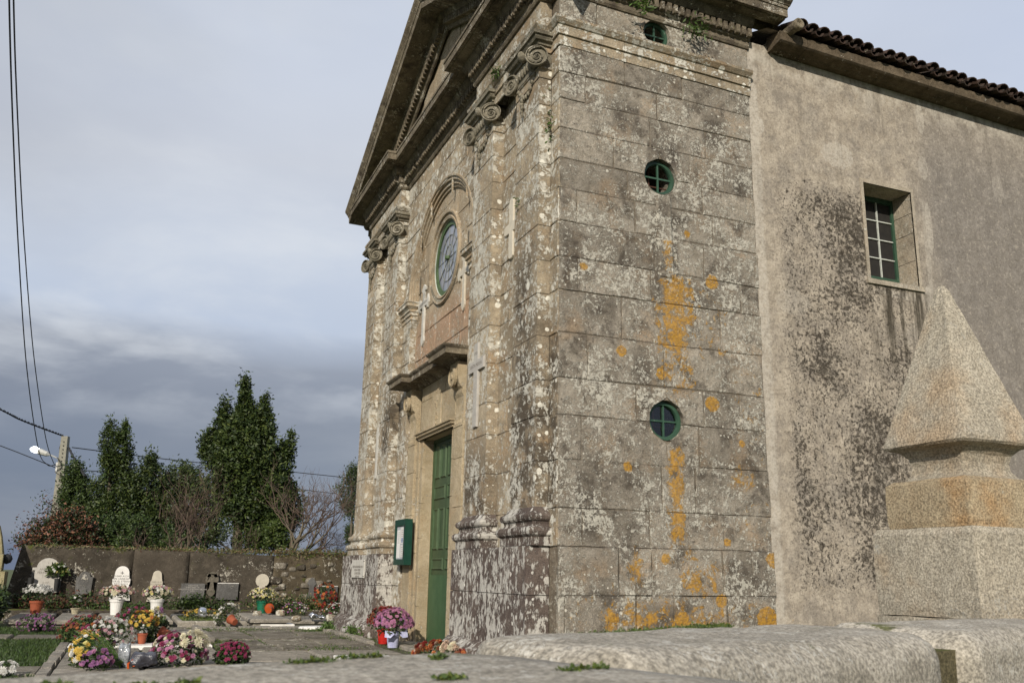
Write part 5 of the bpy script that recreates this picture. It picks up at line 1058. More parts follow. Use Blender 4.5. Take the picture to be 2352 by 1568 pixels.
def plant(x, y, z, label, cols, nh, hs, dome, hz, pot=None, tilt=0., tdir=0., ball=.5, nl=500, cat='flowers', leafm=('leaf_dark', 'leaf_green'), lsz=.05, zmin=-.15, seed=0, group=None, name='potted_flowers', stems=0):
    nh = int(nh*1.55); hs = hs*.66; dome = tuple(q*.88 for q in dome)
    rg2 = np.random.default_rng(seed+77); t = thing(name, label, cat, (x, y, z), group=group)
    Rt = Matrix.Rotation(tdir, 4, 'Z') @ Matrix.Rotation(tilt, 4, 'X')
    if pot:
        me = pot_mesh(*pot); o = ob('pot', me, t); o.matrix_local = Rt @ Matrix.Translation((0, 0, 0))
        if tilt: o.matrix_local = Matrix.Translation((0, 0, pot[0]*.9)) @ Rt
    cen = Vector((0, 0, hz)); base = Matrix.Translation((0, 0, pot[0]*.9)) @ Rt if (pot and tilt) else Rt
    pts = np.array([list(base @ (cen+Vector(p[0])*.92)) for p in dome_pts(nl, *dome, rg2, -.55, False)])
    leaves(pts, lsz, [M_LEAF[k] for k in leafm], 'leaves', t, seed=seed, asp=.5)
    ks = list(cols); pw = np.array([cols[k] for k in ks], float); pw /= pw.sum()
    for p, nrm in dome_pts(nh, *dome, rg2, zmin):
        kx = ks[rg2.choice(len(ks), p=pw)]; me = (BALLS if rg2.random() < ball else HEADS)[kx]; pp = base @ (cen+Vector(p)); nn = (base.to_3x3() @ Vector(nrm)).normalized()
        o = ob('flower_head', me, t, loc=pp); o.rotation_euler = (nn+Vector(rg2.normal(size=3))*.25).to_track_quat('Z', 'Y').to_euler(); s_ = hs*rg2.uniform(.75, 1.2); o.scale = (s_, s_, s_)
    return t
# left to right, from the wall forward
plant(-6.25, 13.6, .15, 'white chrysanthemums in a terracotta pot on the leftmost slab', {'white': 1}, 90, .05, (.36, .36, .20), .46, (.16, .28, M_TERRA), leafm=('leaf_dark',), seed=1, zmin=0.0)
plant(-5.45, 13.6, .15, 'white cyclamen in a small striped bowl', {'white': 1}, 9, .05, (.12, .12, .13), .30, (.12, .13, M_CERAM), nl=160, lsz=.08, seed=2, ball=0)
plant(-4.62, 13.2, .15, 'pink and cream flowers in the left white pot, below the larger headstone', {'palepink': 3, 'cream': 2, 'white': 1, 'peach': 2}, 80, .062, (.42, .36, .20), .46, (.17, .34, M_WPOT), seed=3, group='white pots with pink and cream flowers', zmin=-.1)
plant(-3.78, 13.2, .15, 'cream and pink flowers in the right white pot, below the smaller headstone', {'palepink': 2, 'cream': 3, 'white': 1, 'lemon': 1}, 75, .062, (.38, .34, .20), .46, (.17, .34, M_WPOT), seed=4, group='white pots with pink and cream flowers', zmin=-.1)
plant(-2.72, 13.4, .12, 'low spray of yellow flowers with a crumpled foil base', {'yellow': 5, 'red': .3}, 60, .04, (.55, .3, .16), .02, None, seed=5, zmin=0, nl=400, name='flower_spray')
tag(rough_box('foil_ball', -.10, .10, -.10, .10, 0, .22, M_FOIL, None, loc=(-2.78, 12.95, .10), sub=6, r=.09, amp=.06, seed=5), 'crumpled silver foil in front of the yellow spray', 'foil')
plant(-2.30, 10.75, .02, 'fallen terracotta pot with a ring of white flowers', {'white': 4, 'cream': 1}, 75, .045, (.34, .34, .22), .28, (.105, .18, M_TERRA), tilt=1.25, tdir=math.pi+.5, seed=6, zmin=-.3)
plant(-1.34, 13.9, .16, 'cream yellow chrysanthemums in a green pot below the round headed memorial', {'lemon': 4, 'cream': 3, 'palepink': .6}, 110, .045, (.40, .36, .24), .40, (.17, .3, M_GPOT), seed=7, zmin=-.1)
plant(-1.32, 13.0, .16, 'fallen bright orange plastic pot wedged between two stones', {'rust': 1}, 8, .03, (.20, .20, .14), .26, (.12, .20, simple('orange_plastic', (.42, .075, .015), (.34, .06, .012), .35)), tilt=1.35, tdir=math.pi+2.9-math.pi, nl=260, seed=8, zmin=-.3)
for k_, (x_, y_) in enumerate([(-1.58, 12.85), (-1.06, 12.9)]): tag(rough_box('loose_stone', -.10, .10, -.08, .08, 0, .13, S_FAC, None, loc=(x_, y_, .14), sub=5, r=.05, amp=.03, seed=30+k_), ['loose stone left of the fallen orange pot', 'loose stone right of the fallen orange pot'][k_], 'stone')
plant(-.72, 12.9, .08, 'low bunch of small white and magenta flowers behind a pale stone', {'white': 2, 'magenta': 1, 'purple': 1, 'lemon': .6}, 70, .035, (.36, .25, .24), .18, None, seed=9, name='flower_bunch')
plant(.22, 14.1, .10, 'ring of vivid red and orange flowers beside the rightmost plaque', {'red': 2, 'orange': 2}, 60, .065, (.34, .2, .34), .48, None, seed=10, name='flower_wreath', zmin=-.9, nl=700)
plant(.28, 13.0, .08, 'mixed red, white and yellow bunch next to the church corner', {'red': 1, 'white': 2, 'magenta': 1, 'lemon': .5}, 80, .035, (.45, .25, .26), .14, None, seed=11, name='flower_bunch')
for k_, (x_, y_, s_, lb) in enumerate([(-.78, 12.35, .11, 'pale loose stone by the white and magenta bunch'), (.02, 12.2, .13, 'rounded stone holding down the cellophane bunch')]): tag(rough_box('loose_stone', -s_, s_, -s_*.7, s_*.7, 0, s_, S_FAC, None, loc=(x_, y_, .06), sub=5, r=.05, amp=.03, seed=40+k_), lb, 'stone')
tag(rough_box('plastic_wrap', -.20, .16, -.10, .10, 0, .2, M_FOIL, None, loc=(-.30, 12.15, .06), sub=7, r=.05, amp=.10, seed=15), 'shiny crumpled cellophane with a red edge near the church corner', 'wrapping')
plant(-5.9, 9.4, .0, 'purple flowers drooping from a black pot left of the path', {'purple': 3, 'pink': 1}, 80, .035, (.36, .26, .22), .16, (.15, .16, M_BPOT), seed=12, zmin=-.6, nl=450)
plant(-5.02, 7.4, .03, 'large rusty red and green flowering bush', {'rust': 2, 'magenta': 1.4, 'orange': .6}, 100, .045, (.50, .5, .36), .06, None, seed=13, nl=2200, name='flowering_bush')
plant(-4.28, 8.9, .05, 'tall loose bunch of dark magenta flowers with a few big pale blooms', {'magenta': 6, 'purple': 1.5}, 60, .05, (.40, .36, .34), .16, None, seed=14, nl=1500, name='flower_bunch')
plant(-4.02, 8.5, .05, 'big lemon and mauve pompom blooms rising right of the magenta bunch', {'lemon': 1, 'white': 1.4, 'purple': .8}, 12, .105, (.26, .25, .26), .22, None, seed=15, nl=160, name='flower_bunch', ball=1.)
plant(-4.66, 5.75, .04, 'mound of white and orange flowers on the white marble strip', {'white': 6, 'palepink': 2, 'orange': 1.6}, 120, .052, (.42, .40, .36), .08, None, seed=16, nl=900, name='flower_arrangement')
plant(-4.20, 5.75, .06, 'small terracotta pot of golden yellow flowers on the marble strip', {'yellow': 4, 'orange': .8}, 46, .055, (.24, .22, .20), .30, (.085, .15, M_TERRA), seed=17, zmin=-.2, nl=300)
plant(-3.78, 6.15, .05, 'fallen terracotta pot with a green plant edged in white flowers', {'white': 1}, 46, .038, (.28, .28, .24), .28, (.105, .17, M_TERRA), tilt=1.3, tdir=math.pi+.95, seed=18, zmin=-.2, nl=1500)
bq = plant(-4.88, 2.68, .04, 'big bouquet of yellow, white and purple flowers lying with its stems to the right', {'yellow': 6, 'white': 2, 'lemon': 1}, 46, .062, (.20, .46, .30), .12, None, seed=19, nl=700, name='bouquet')
plant(-4.74, 2.05, .04, 'clump of purple flowers nearest the coping, under the big bouquet', {'purple': 3, 'pink': 1}, 46, .045, (.19, .15, .17), .08, None, seed=20, nl=300, name='flower_bunch')
plant(-4.70, 2.75, .04, 'faded mauve flowers within the bouquet stems', {'purple': 1, 'palepink': 1}, 22, .042, (.14, .14, .18), .24, None, seed=21, nl=200, name='flower_bunch')
st_ = MB(); rg = random.Random(6)
for i in range(55):
    p = Vector((-4.95+rg.uniform(-.1, .15), 2.7+rg.uniform(-.35, .3), .22+rg.uniform(-.14, .22))); q = Vector((-4.50+rg.uniform(-.03, .04), 2.25+rg.uniform(-.06, .06), .09+rg.uniform(-.03, .05))); m_ = (p+q)/2+Vector((0, 0, rg.uniform(0, .09)))
    st_.tube([p, m_, q], .0045, 3, False)
so_ = st_.build('stems', M_LEAF['leaf_fern'], bq); so_.matrix_parent_inverse = Matrix.Translation(-bq.location)
tag(leaves(np.stack([RNG.normal(-4.68, .13, 1500), RNG.normal(2.45, .17, 1500), np.abs(RNG.normal(.13, .09, 1500))], 1), .06, [M_LEAF['leaf_fern'], M_LEAF['leaf_dark']], 'loose_foliage', kind='stuff', asp=.12, seed=77), 'feathery foliage around the stems of the big bouquet', 'foliage')
tag(rough_box('cellophane_wrap', -.06, .05, -.06, .06, 0, .26, M_BAG, None, loc=(-4.45, 2.3, .04), sub=8, r=.04, amp=.09, seed=16), 'upright scrap of clear cellophane beside the dark bag', 'wrapping')
tag(rough_box('plastic_bag', -.14, .13, -.11, .11, 0, .15, M_BAGD, None, loc=(-4.24, 2.22, .04), sub=9, r=.06, amp=.07, seed=18), 'dark shiny plastic bag with an orange ribbon right of the big bouquet', 'bag')
MB().tube([(-.16, -.10, .0), (-.17, -.11, .06), (-.13, -.10, .10), (-.10, -.11, .03)], .014, 5).build('ribbon', M_ORANGEB, bpy.data.objects['plastic_bag'])
plant(-3.86, 2.55, .04, 'large arrangement of magenta, pink and cream flowers right of the bag', {'magenta': 4, 'pink': 3, 'cream': 2}, 95, .055, (.40, .30, .34), .08, None, seed=22, nl=900, name='flower_arrangement')
plant(-3.72, 2.40, .06, 'big cream pompom blooms crowning the magenta arrangement', {'cream': 1}, 9, .095, (.22, .2, .28), .16, None, seed=23, nl=60, name='flower_bunch', ball=1., zmin=.1)
plant(-3.22, 2.5, .04, 'low mound of dark magenta chrysanthemums by itself on the paving', {'magenta': 1}, 60, .04, (.26, .24, .22), .08, None, seed=24, nl=1100, name='flowering_bush')
plant(-5.62, 1.9, .02, 'white flowers cut off by the bottom left corner', {'white': 1}, 14, .06, (.14, .12, .14), .02, None, seed=25, nl=80, name='flower_bunch')
plant(-.47, 5.12, .01, 'pink chrysanthemums in a lilac wrapped pot beside the door', {'pink': 6, 'purple': 1}, 170, .052, (.36, .36, .30), .34, (.13, .24, M_BLUEPOT), seed=26, zmin=-.12, nl=700)
plant(-.40, 5.95, .01, 'rusty red chrysanthemums in a red foil pot behind the pink ones', {'red': 4, 'rust': 2}, 150, .04, (.33, .33, .28), .36, (.14, .24, M_REDPOT), seed=27, zmin=-.12, nl=600)
bw_ = MB()
for s_ in (-1, 1): bw_.add([(-.47+s_*.02, 4.92, .24), (-.47+s_*.18, 4.95, .30), (-.47+s_*.19, 4.93, .18), (-.47+s_*.1, 4.9, .17)], [(0, 1, 2, 3)])
tag(bw_.build('ribbon_bow', M_BLUEPOT), 'lilac ribbon bow tied on the pot beside the door', 'ribbon')
plant(-.62, 2.2, .06, 'fallen rose heads and wilted orange blooms at the foot of the near pedestal', {'red': 3, 'rust': 2, 'orange': 1.6, 'peach': 1}, 90, .065, (.20, 1.25, .26), .0, None, seed=28, nl=700, name='flower_remains', ball=.9, zmin=.0)
plant(-.72, 1.6, .20, 'single large cream carnation cluster on top of the wilted flowers', {'peach': 1, 'cream': 1}, 12, .075, (.10, .13, .09), .06, None, seed=29, nl=40, name='flower_remains', ball=1., zmin=.0)
for k_, (x_, y_, sy_) in enumerate([(-.84, 1.65, .26), (-.84, .80, .18)]):
    tag(rough_box('foam_block', -.10, .10, -sy_, sy_, 0, .12, M_WPOT, None, loc=(x_, y_, .06), sub=6, r=.05, amp=.03, seed=50+k_), ['larger white floral foam lump behind the coping', 'smaller white floral foam lump nearer the church corner'][k_], 'foam')
def vase(x_, y_, r, h, m, lab):
    o = MB().lathe([(0, 0), (r*.8, 0), (r*.9, h*.5), (r, h), (r*.9, h), (r*.85, h*.9), (0, h*.88)], 14).build('vase', m, loc=(x_, y_, .0)); tag(o, lab, 'vase'); return o
xv, zv = spot(960, 870, 0); o = vase(xv, YB-.2, .06, .30, M_IRON, 'black vase holding the green leafy bouquet'); o.location.z = zv
plant(xv-.01, YB-.22, zv+.30, 'leafy bouquet of white and green flowers in a black vase', {'white': 2, 'lemon': 1}, 26, .05, (.28, .16, .24), .16, None, seed=31, nl=260, leafm=('leaf_fern', 'leaf_green', 'leaf_yellowish'), lsz=.10, name='bouquet')
xv, zv = spot(515, 870, 0); o = vase(xv, YB-.2, .07, .32, M_IRON, 'empty black vase left of the arched grey headstone'); o.location.z = zv
ledge = MB().box((-7.2, -.30, .30), (-3.2, .04, .36)); 
# low shrubs in front of the wall
def shrub(x, y, z, r, n, ms, label, name='shrub', ls=.07, seed=0, cat='shrub', up=.3):
    rg2 = np.random.default_rng(seed+300); P_ = []
    cl = [(rg2.normal(size=3)*np.array(r)*.5) for _ in range(14)]
    for c_ in cl: P_.append(np.array([x, y, z])+c_*np.array([1, 1, .9])+rg2.normal(size=(n//14, 3))*np.array(r)*.26)
    P_ = np.concatenate(P_); P_ = P_[P_[:, 2] > z-r[2]]
    t = thing(name, label, cat, (x, y, 0)); o = leaves(P_-np.array([x, y, 0]), ls, [M_LEAF[k] for k in ms], 'foliage', t, up=up, seed=seed); return t
shrub(-7.02, 11.8, .35, (.42, .9, .42), 9000, ('leaf_dark', 'leaf_green'), 'dense dark green shrub cut off by the left edge', ls=.09, seed=1)
shrub(-6.2, 14.75, .30, (1.5, .16, .22), 4200, ('leaf_dark', 'leaf_green', 'leaf_beech_red'), 'low leafy border plants under the grey headstones', seed=2)
shrub(-4.3, 14.8, .16, (1.2, .14, .15), 2600, ('leaf_green', 'leaf_grass'), 'low grassy weeds behind the two white pots', seed=3, up=1.)
shrub(-2.8, 14.75, .30, (.55, .18, .28), 3000, ('leaf_dark', 'leaf_green'), 'rounded green shrub behind the yellow spray', seed=4)
shrub(-.3, 14.75, .25, (1.3, .16, .24), 3600, ('leaf_green', 'leaf_grass', 'leaf_straw'), 'tall weeds at the foot of the rubble wall', seed=5, up=1.2)
shrub(-.60, 9.25, .08, (.16, .30, .10), 900, ('leaf_fern', 'leaf_green'), 'small weed clump at the kerb by the far pedestal', seed=6, ls=.06)
shrub(-.55, 7.4, .09, (.12, .35, .10), 1100, ('leaf_fern', 'leaf_green'), 'small weed clump between the far pedestal and the red flowers', seed=7, ls=.06)
# pinnacle and pillar at the far left
PN = thing('gate_pinnacle', 'yellowish lichened obelisk pinnacle on a pillar at the far left edge', 'pinnacle', (-7.36, 14.6, 0))
ob('pillar', frust([(.34, 0), (.34, .6), (.34, 1.04)], 'pillar', S_OBOLD, amp=.01), PN); ob('base_block', frust([(.24, 1.05), (.24, 1.42)], 'base_block', S_OBOLD, amp=.008), PN)
ob('obelisk', frust([(.21, 1.43), (.19, 1.55), (.13, 1.82), (.06, 2.06), (.02, 2.09)], 'obelisk', S_OBOLD, amp=.008), PN)
MB().lathe([(0, -.12), (.09, -.08), (.12, 0), (.09, .08), (0, .12)], 12, (.30, 0, 1.32)).build('dark_ball', M_IRON, PN, smooth=True)
# ------------------------------------------------------------------ trees beyond the wall
def crown(anchor, tiers, n, ms, ls, seed, depth, spiky=.35, per=70, name='crown', parent=None, thick=.8, org=(0, 0, 0), cr=.16):
    """tiers: list of (image row, centre column, half width) read along the trunk; depth gives the distance"""
    rg2 = np.random.default_rng(seed+900); rows = np.array([t_[0] for t_ in tiers], float); cxs = np.array([t_[1] for t_ in tiers], float); hw = np.array([t_[2] for t_ in tiers], float)
    P_ = []; nc = max(1, n//per); k_ = 0
    wts = np.interp(np.linspace(rows[0], rows[-1], 200), rows, hw); cdf = np.cumsum(wts+9); cdf /= cdf[-1]; grid = np.linspace(rows[0], rows[-1], 200)
    for _ in range(nc):
        row = np.interp(rg2.random(), cdf, grid); h_ = np.interp(row, rows, hw); c_ = np.interp(row, rows, cxs)
        a = rg2.uniform(0, 2*math.pi); rr = rg2.random()**.42*(1 if rg2.random() < .86 else rg2.uniform(1.08, 1.3))
        p = at(c_+h_*rr*math.cos(a), row, depth)+CF*0; sz = h_/FPX*depth; p = p+np.array([CF[0], CF[1], 0])*(sz*thick*rr*math.sin(a))
        rad = cr*rg2.uniform(.6, 1.25); q = rg2.normal(size=(per, 3))*rad*.5; q[:, 2] *= 1+spiky*2; P_.append(p+q)
    P_ = np.concatenate(P_)-np.array(org)
    return leaves(P_, ls, [M_LEAF[m_] for m_ in ms], name, parent, kind=None, up=.5, seed=seed, asp=.42)
def tree(label, base_px, depth, tiers, n, ms, ls, seed, trunk_r=.12, spiky=.3, cr=.17, lean=(0, 0), group='trees beyond the churchyard wall', name='evergreen_tree', per=60):
    b0 = at(base_px[0], base_px[1], depth); org = (b0[0], b0[1], 0); t = thing(name, label, 'tree', org, group=group)
    top = at(tiers[0][1], tiers[0][0], depth); pts = [Vector((0, 0, 0))]
    for s in (.25, .5, .75, .93): pts.append(Vector(((top[0]-b0[0])*s+math.sin(s*9+seed)*.05, (top[1]-b0[1])*s, top[2]*s)))
    MB().tube(pts, [trunk_r*1.2, trunk_r, trunk_r*.75, trunk_r*.45, trunk_r*.12], 8).build('trunk', M_BARK, t, smooth=True)
    br = MB(); rg2 = random.Random(seed)
    for i in range(14):
        s = rg2.uniform(.35, .9); k_ = pts[int(s*4)]; a = rg2.uniform(0, 6.28); L = rg2.uniform(.4, 1.)*(1.1-s)*1.3
        e_ = k_+Vector((math.cos(a)*L, math.sin(a)*L, L*.6)); br.tube([k_, (k_+e_)/2+Vector((0, 0, -.04)), e_], [trunk_r*.35, trunk_r*.22, trunk_r*.06], 5)
    br.build('limbs', M_BARK, t, smooth=True)
    crown(None, tiers, n, ms, ls, seed, depth, spiky, name='crown', parent=t, org=org, cr=cr, per=per); return t
LA = ('leaf_laurel', 'leaf_laurel', 'leaf_dark', 'leaf_dark', 'leaf_yellowish')
tree('tallest evergreen, dark laurel with spiky top and bare lower trunk', (552, 1262), 27, [(880, 562, 1), (900, 562, 5), (922, 563, 9), (940, 566, 18), (965, 566, 34), (985, 562, 46), (1010, 562, 64), (1040, 564, 78), (1080, 574, 88), (1110, 582, 94), (1140, 590, 96), (1165, 598, 98), (1195, 608, 84), (1215, 618, 46)], 50000, LA, .115, 1, .15, .7, .13, per=30)
crown(None, [(918, 522, 3), (950, 518, 12), (985, 512, 22), (1030, 515, 26), (1060, 520, 26)], 4200, LA, .115, 21, 27, .5, name='side_branches', parent=bpy.data.objects['evergreen_tree'], org=tuple(bpy.data.objects['evergreen_tree'].location), cr=.13)
crown(None, [(915, 610, 3), (945, 603, 13), (975, 606, 22), (1010, 612, 24)], 3400, LA, .115, 22, 27, .5, name='side_branches', parent=bpy.data.objects['evergreen_tree'], org=tuple(bpy.data.objects['evergreen_tree'].location), cr=.13)
crown(None, [(992, 484, 4), (1010, 478, 14), (1035, 482, 22), (1062, 498, 24)], 3000, LA, .115, 23, 27, .5, name='side_branches', parent=bpy.data.objects['evergreen_tree'], org=tuple(bpy.data.objects['evergreen_tree'].location), cr=.13)
crown(None, [(1000, 672, 4), (1015, 662, 12), (1040, 652, 20), (1075, 645, 26)], 2600, LA, .115, 24, 27, .5, name='side_branches', parent=bpy.data.objects['evergreen_tree'], org=tuple(bpy.data.objects['evergreen_tree'].location), cr=.13)
tree('twin spired slender evergreen behind the street lamp', (262, 1262), 28, [(972, 252, 3), (990, 256, 12), (1010, 262, 26), (1050, 268, 34), (1090, 268, 42), (1130, 265, 60), (1180, 262, 74), (1250, 262, 84)], 22000, ('leaf_laurel', 'leaf_green', 'leaf_yellowish', 'leaf_dark'), .10, 2, .10, .4, .15)
crown(None, [(968, 286, 2), (985, 287, 8), (1015, 285, 16)], 1200, ('leaf_laurel', 'leaf_green'), .10, 25, 28, .6, name='side_branches', parent=bpy.data.objects['evergreen_tree.001'], org=tuple(bpy.data.objects['evergreen_tree.001'].location), cr=.11)
tree('bushy dark evergreen directly right of the concrete pole', (178, 1262), 28.5, [(1066, 172, 5), (1082, 172, 20), (1115, 172, 30), (1150, 182, 44), (1200, 190, 54), (1255, 195, 60)], 17000, ('leaf_laurel', 'leaf_dark', 'leaf_green'), .10, 3, .09, .3, .16)
tree('low pointed evergreen right of the twin spired one', (345, 1262), 28, [(1050, 345, 4), (1070, 346, 12), (1100, 340, 44), (1140, 345, 66), (1190, 350, 80), (1255, 355, 86)], 22000, ('leaf_laurel', 'leaf_dark', 'leaf_dark', 'leaf_yellowish'), .10, 4, .09, .35, .17)
tree('olive toned evergreen left of the tallest tree', (430, 1262), 29, [(1070, 415, 16), (1095, 420, 50), (1130, 425, 74), (1180, 430, 88), (1255, 440, 96)], 25000, ('leaf_yellowish', 'leaf_dark', 'leaf_laurel', 'leaf_olive'), .10, 5, .09, .3, .17)
tree('grey green tree peeping out at mid height beside the church', (812, 1262), 34, [(1078, 812, 8), (1095, 808, 20), (1120, 800, 24), (1150, 806, 26), (1180, 812, 18)], 5200, ('leaf_olive', 'leaf_dark', 'leaf_laurel'), .09, 6, .07, .3, .18)
tree('small dark tree low down at the church edge', (815, 1262), 36, [(1205, 808, 6), (1220, 806, 14), (1245, 805, 16)], 1800, ('leaf_dark', 'leaf_laurel'), .09, 7, .05, .2, .16)
tree('low green shrubby tree beneath the tallest evergreen', (600, 1262), 26, [(1200, 640, 8), (1222, 620, 45), (1240, 615, 60), (1258, 615, 66)], 7500, ('leaf_laurel', 'leaf_green', 'leaf_yellowish'), .09, 8, .05, .2, .14)
tree('dark holly like bush low between the bare tree and the pole', (290, 1265), 26, [(1190, 280, 30), (1215, 300, 90), (1240, 320, 110), (1262, 330, 120)], 12000, ('leaf_dark', 'leaf_laurel', 'leaf_green'), .09, 9, .05, .2, .15)
tree('copper leaved beech hedge at the left end of the wall', (150, 1268), 25, [(1178, 170, 16), (1195, 160, 44), (1215, 148, 66), (1238, 140, 84), (1260, 145, 92)], 8000, ('leaf_beech_red', 'leaf_beech_tan', 'leaf_dark', 'leaf_dark'), .095, 10, .05, .2, .2, name='beech_hedge', per=30)
tree('thin dark red shrub in front of the pole foot', (105, 1265), 25, [(1150, 112, 14), (1175, 105, 22), (1210, 95, 34), (1255, 70, 45)], 1300, ('leaf_beech_red', 'leaf_dark'), .08, 11, .03, .3, .2, name='beech_hedge', per=14)
def bare(label, base, depth, seed, dirs, L0, r0, spread, gens=6, n=(2, 3), up=.12):
    b0 = Vector(at(base[0], base[1], depth)); org = Vector((b0.x, b0.y, 0)); t = thing('bare_tree', label, 'tree', org, group='leafless trees behind the churchyard wall'); rg2 = random.Random(seed)
    trunk, tw = MB(), MB(); right = Vector(CR); fwd = Vector((CF[0], CF[1], 0)).normalized(); upv = Vector((0, 0, 1))
    def grow(p, d, L, r, g):
        pts = [p]; q = p.copy(); dd = d.copy()
        for i in range(4):
            dd = (dd+Vector((rg2.gauss(0, 1), rg2.gauss(0, 1), rg2.gauss(0, 1)))*spread*.35+upv*up*.5).normalized(); q = q+dd*L/4; pts.append(q.copy())
        (trunk if g < 2 else tw).tube([x-org for x in pts], [r*(1-.4*i/4) for i in range(5)], 5 if g < 2 else 3, False)
        if g >= gens: return
        for i in range(rg2.choice(n)+(1 if g == 0 else 0)):
            k_ = rg2.choice((2, 3, 4, 4)); nd = (dd+Vector((rg2.gauss(0, 1), rg2.gauss(0, .8), rg2.gauss(.15, .8)))*spread).normalized(); grow(pts[k_], nd, L*rg2.uniform(.62, .88), r*.58, g+1)
    for a, ll in dirs: grow(b0-upv*.8, (right*math.sin(a)+upv*math.cos(a)+fwd*rg2.uniform(-.15, .15)).normalized(), L0*ll, r0, 0)
    trunk.build('trunk', M_BARK, t, smooth=True); tw.build('twigs', M_TWIG, t)
bare('leafless tree with crossing branches in front of the evergreens', (415, 1262), 24.5, 3, [(-.25, .95), (.75, 1.1), (-.75, .8), (.1, 1.15), (1.05, .95)], .92, .045, .55, 5, up=.22)
bare('leafless tree leaning right between the tallest evergreen and the church', (648, 1262), 25, 12, [(.45, 1.2), (.75, 1.15), (.15, 1.05), (1.1, .9)], .98, .055, .55, 5, up=.2)
bare('faint small leafless bush low beside the church edge', (760, 1262), 32, 9, [(-.3, .6), (.1, .7), (.5, .6)], .9, .02, .55, 5)
# ------------------------------------------------------------------ street lamp pole and cables
PD = 30.
def A_(x, y, d=PD): return Vector(at(x, y, d))
pb, ptp = A_(122, 1262), A_(151, 1002); org = Vector((pb.x, pb.y, 0))
pole = thing('lamp_post', 'leaning concrete post with a lit street lamp and cables', 'lamp post', org)
ax_ = (ptp-pb); bt = pb-ax_*.3; rt_ = Vector(CR); fw_ = Vector((CF[0], CF[1], 0)).normalized(); v = []
for p, w_ in ((bt, .19), (pb, .165), (ptp, .105)):
    for sx, sy in ((-1, -1), (1, -1), (1, 1), (-1, 1)): v.append(p-org+rt_*sx*w_+fw_*sy*w_*.8)
f = [(i*4+j, i*4+(j+1) % 4, (i+1)*4+(j+1) % 4, (i+1)*4+j) for i in range(2) for j in range(4)]+[(8, 9, 10, 11)]
ob('post', mesh('post', v, f, M_CONC), pole)
hl = MB()
for i in range(26):
    t = .05+.034*i*1.0; p = ptp-ax_*t-org-fw_*(.085+.045*t); hl.box(tuple(p-Vector((.014, .02, .018))), tuple(p+Vector((.014, .02, .018))))
hl.build('peg_holes', M_IRON, pole)
p0 = A_(133, 1052)-org; p1 = A_(124, 1048)-org; p2 = A_(112, 1043)-org; p3 = A_(104, 1040)-org
MB().tube([A_(136, 1062)-org, p0, p1, p2, p3], .025, 6).build('lamp_arm', M_LGREY, pole)
hd = MB().tube([A_(113, 1045)-org, A_(108, 1042)-org, A_(90, 1036)-org, A_(87, 1035)-org], [.03, .085, .10, .07], 8); hd.build('lamp_head', M_LGREY, pole)
hd = MB().tube([A_(88, 1035)-org, A_(82, 1032.5)-org, A_(75, 1031)-org, A_(70, 1030)-org], [.085, .11, .09, .03], 10); hd.build('lamp_bowl', M_LAMP, pole, smooth=True)
MB().box(tuple(A_(131, 1078)-org-Vector((.05, .05, .12))), tuple(A_(131, 1072)-org+Vector((.05, .05, .15)))).build('junction_box', M_WPOT, pole)
MB().tube([A_(145, 1012)-org, A_(139, 1030)-org, A_(138, 1040)-org, A_(146, 1036)-org], .05, 5).build('cable_clamp', M_IRON, pole)
def cable(pts, r, label, n=24, tw=0.):
    P_ = [Vector(p) for p in pts]; out = []
    for i in range(n+1):        # Catmull-Rom through the given points
        t = i/n*(len(P_)-1); k_ = min(int(t), len(P_)-2); u = t-k_; a, b2, c_, d_ = P_[max(k_-1, 0)], P_[k_], P_[k_+1], P_[min(k_+2, len(P_)-1)]
        out.append(.5*((2*b2)+(-a+c_)*u+(2*a-5*b2+4*c_-d_)*u*u+(-a+3*b2-3*c_+d_)*u**3))
    mb = MB()
    if tw:
        for ph in (0, math.pi):
            mb.tube([p+Vector((math.cos(i*1.3+ph)*tw, 0, math.sin(i*1.3+ph)*tw)) for i, p in enumerate(out)], r, 4)
    else: mb.tube(out, r, 4)
    o = mb.build('cable', M_CABLE); tag(o, label, 'cable', 'overhead cables'); return o
cable([A_(-1500, 250, 18), A_(-600, 660, 23), A_(-40, 920, 27), A_(50, 964, 28.5), A_(145, 1000)], .018, 'thick twisted cable from the left edge to the top of the post', 130, .022)
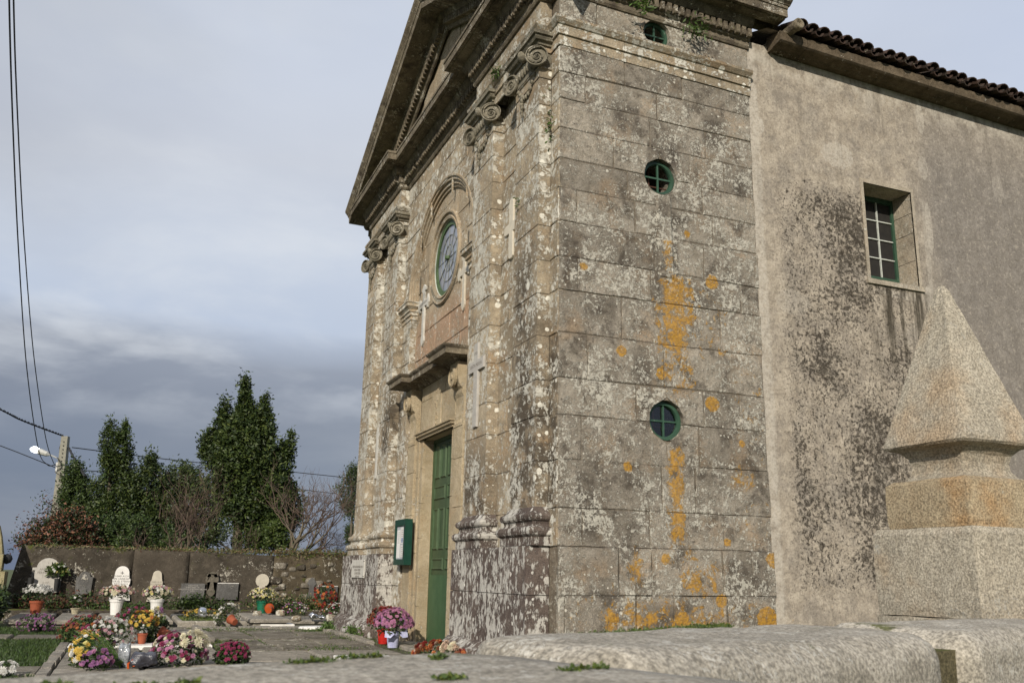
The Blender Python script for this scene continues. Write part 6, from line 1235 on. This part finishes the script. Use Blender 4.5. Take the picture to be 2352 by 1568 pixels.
cable([A_(-1500, 500, 22), A_(-600, 800, 26), A_(-40, 1008, 29), A_(60, 1046, 29.5), A_(134, 1076)], .014, 'thin cable from the left edge to the lower clamp of the post')
cable([A_(2, -2600, 6.5), A_(12, -900, 9), A_(20, -60, 13), A_(30, 300, 16.5), A_(44, 600, 20.5), A_(62, 850, 25), A_(88, 1030, 28.6), A_(108, 1066, 29.8), A_(122, 1068), A_(131, 1064)], .014, 'left one of the two cables dropping from overhead to the post', 110)
cable([A_(12, -2600, 6.5), A_(22, -900, 9), A_(30, -60, 13), A_(40, 260, 16.5), A_(56, 560, 20.5), A_(78, 820, 25), A_(104, 1000, 28.6), A_(122, 1060, 29.7), A_(131, 1070)], .013, 'right one of the two cables dropping from overhead to the post', 110)
cable([A_(158, 1028), A_(175, 1060, 29), A_(195, 1092, 28)], .03, 'short heavy cable from the post down into the evergreens', 20, .02)
cable([A_(165, 1027), A_(400, 1056, 33), A_(640, 1080, 38), A_(830, 1100, 42)], .016, 'upper cable running right from the post behind the trees')
cable([A_(142, 1076), A_(400, 1096, 33), A_(640, 1118, 38), A_(830, 1140, 42)], .015, 'lower cable running right from the post behind the trees')
bd = thing('bird', 'small dark bird perched on the lower cable right of the post', 'bird', tuple(A_(325, 1088.5, 31.3)))
bb2 = MB(); s_ = .075
bb2.tube([Vector((-1.5, 0, -.5))*s_, Vector((-.6, 0, .1))*s_, Vector((0, 0, .7))*s_, Vector((.35, 0, 1.25))*s_, Vector((.6, 0, 1.75))*s_, Vector((.85, 0, 2.0))*s_, Vector((1.3, 0, 1.95))*s_], [.15*s_, .45*s_, .8*s_, .72*s_, .45*s_, .38*s_, .04*s_], 8); bb2.build('body', M_IRON, bd, smooth=True)
bb2 = MB().tube([Vector((-.5, 0, .2))*s_, Vector((-2.2, 0, -1.2))*s_], [.3*s_, .12*s_], 5); bb2.build('tail', M_IRON, bd)
bb2 = MB().tube([Vector((0, -.2, .1))*s_, Vector((0, -.2, -.7))*s_], .06*s_, 4).tube([Vector((0, .2, .1))*s_, Vector((0, .2, -.7))*s_], .06*s_, 4); bb2.build('legs', M_IRON, bd)
scene.render.engine = 'CYCLES'
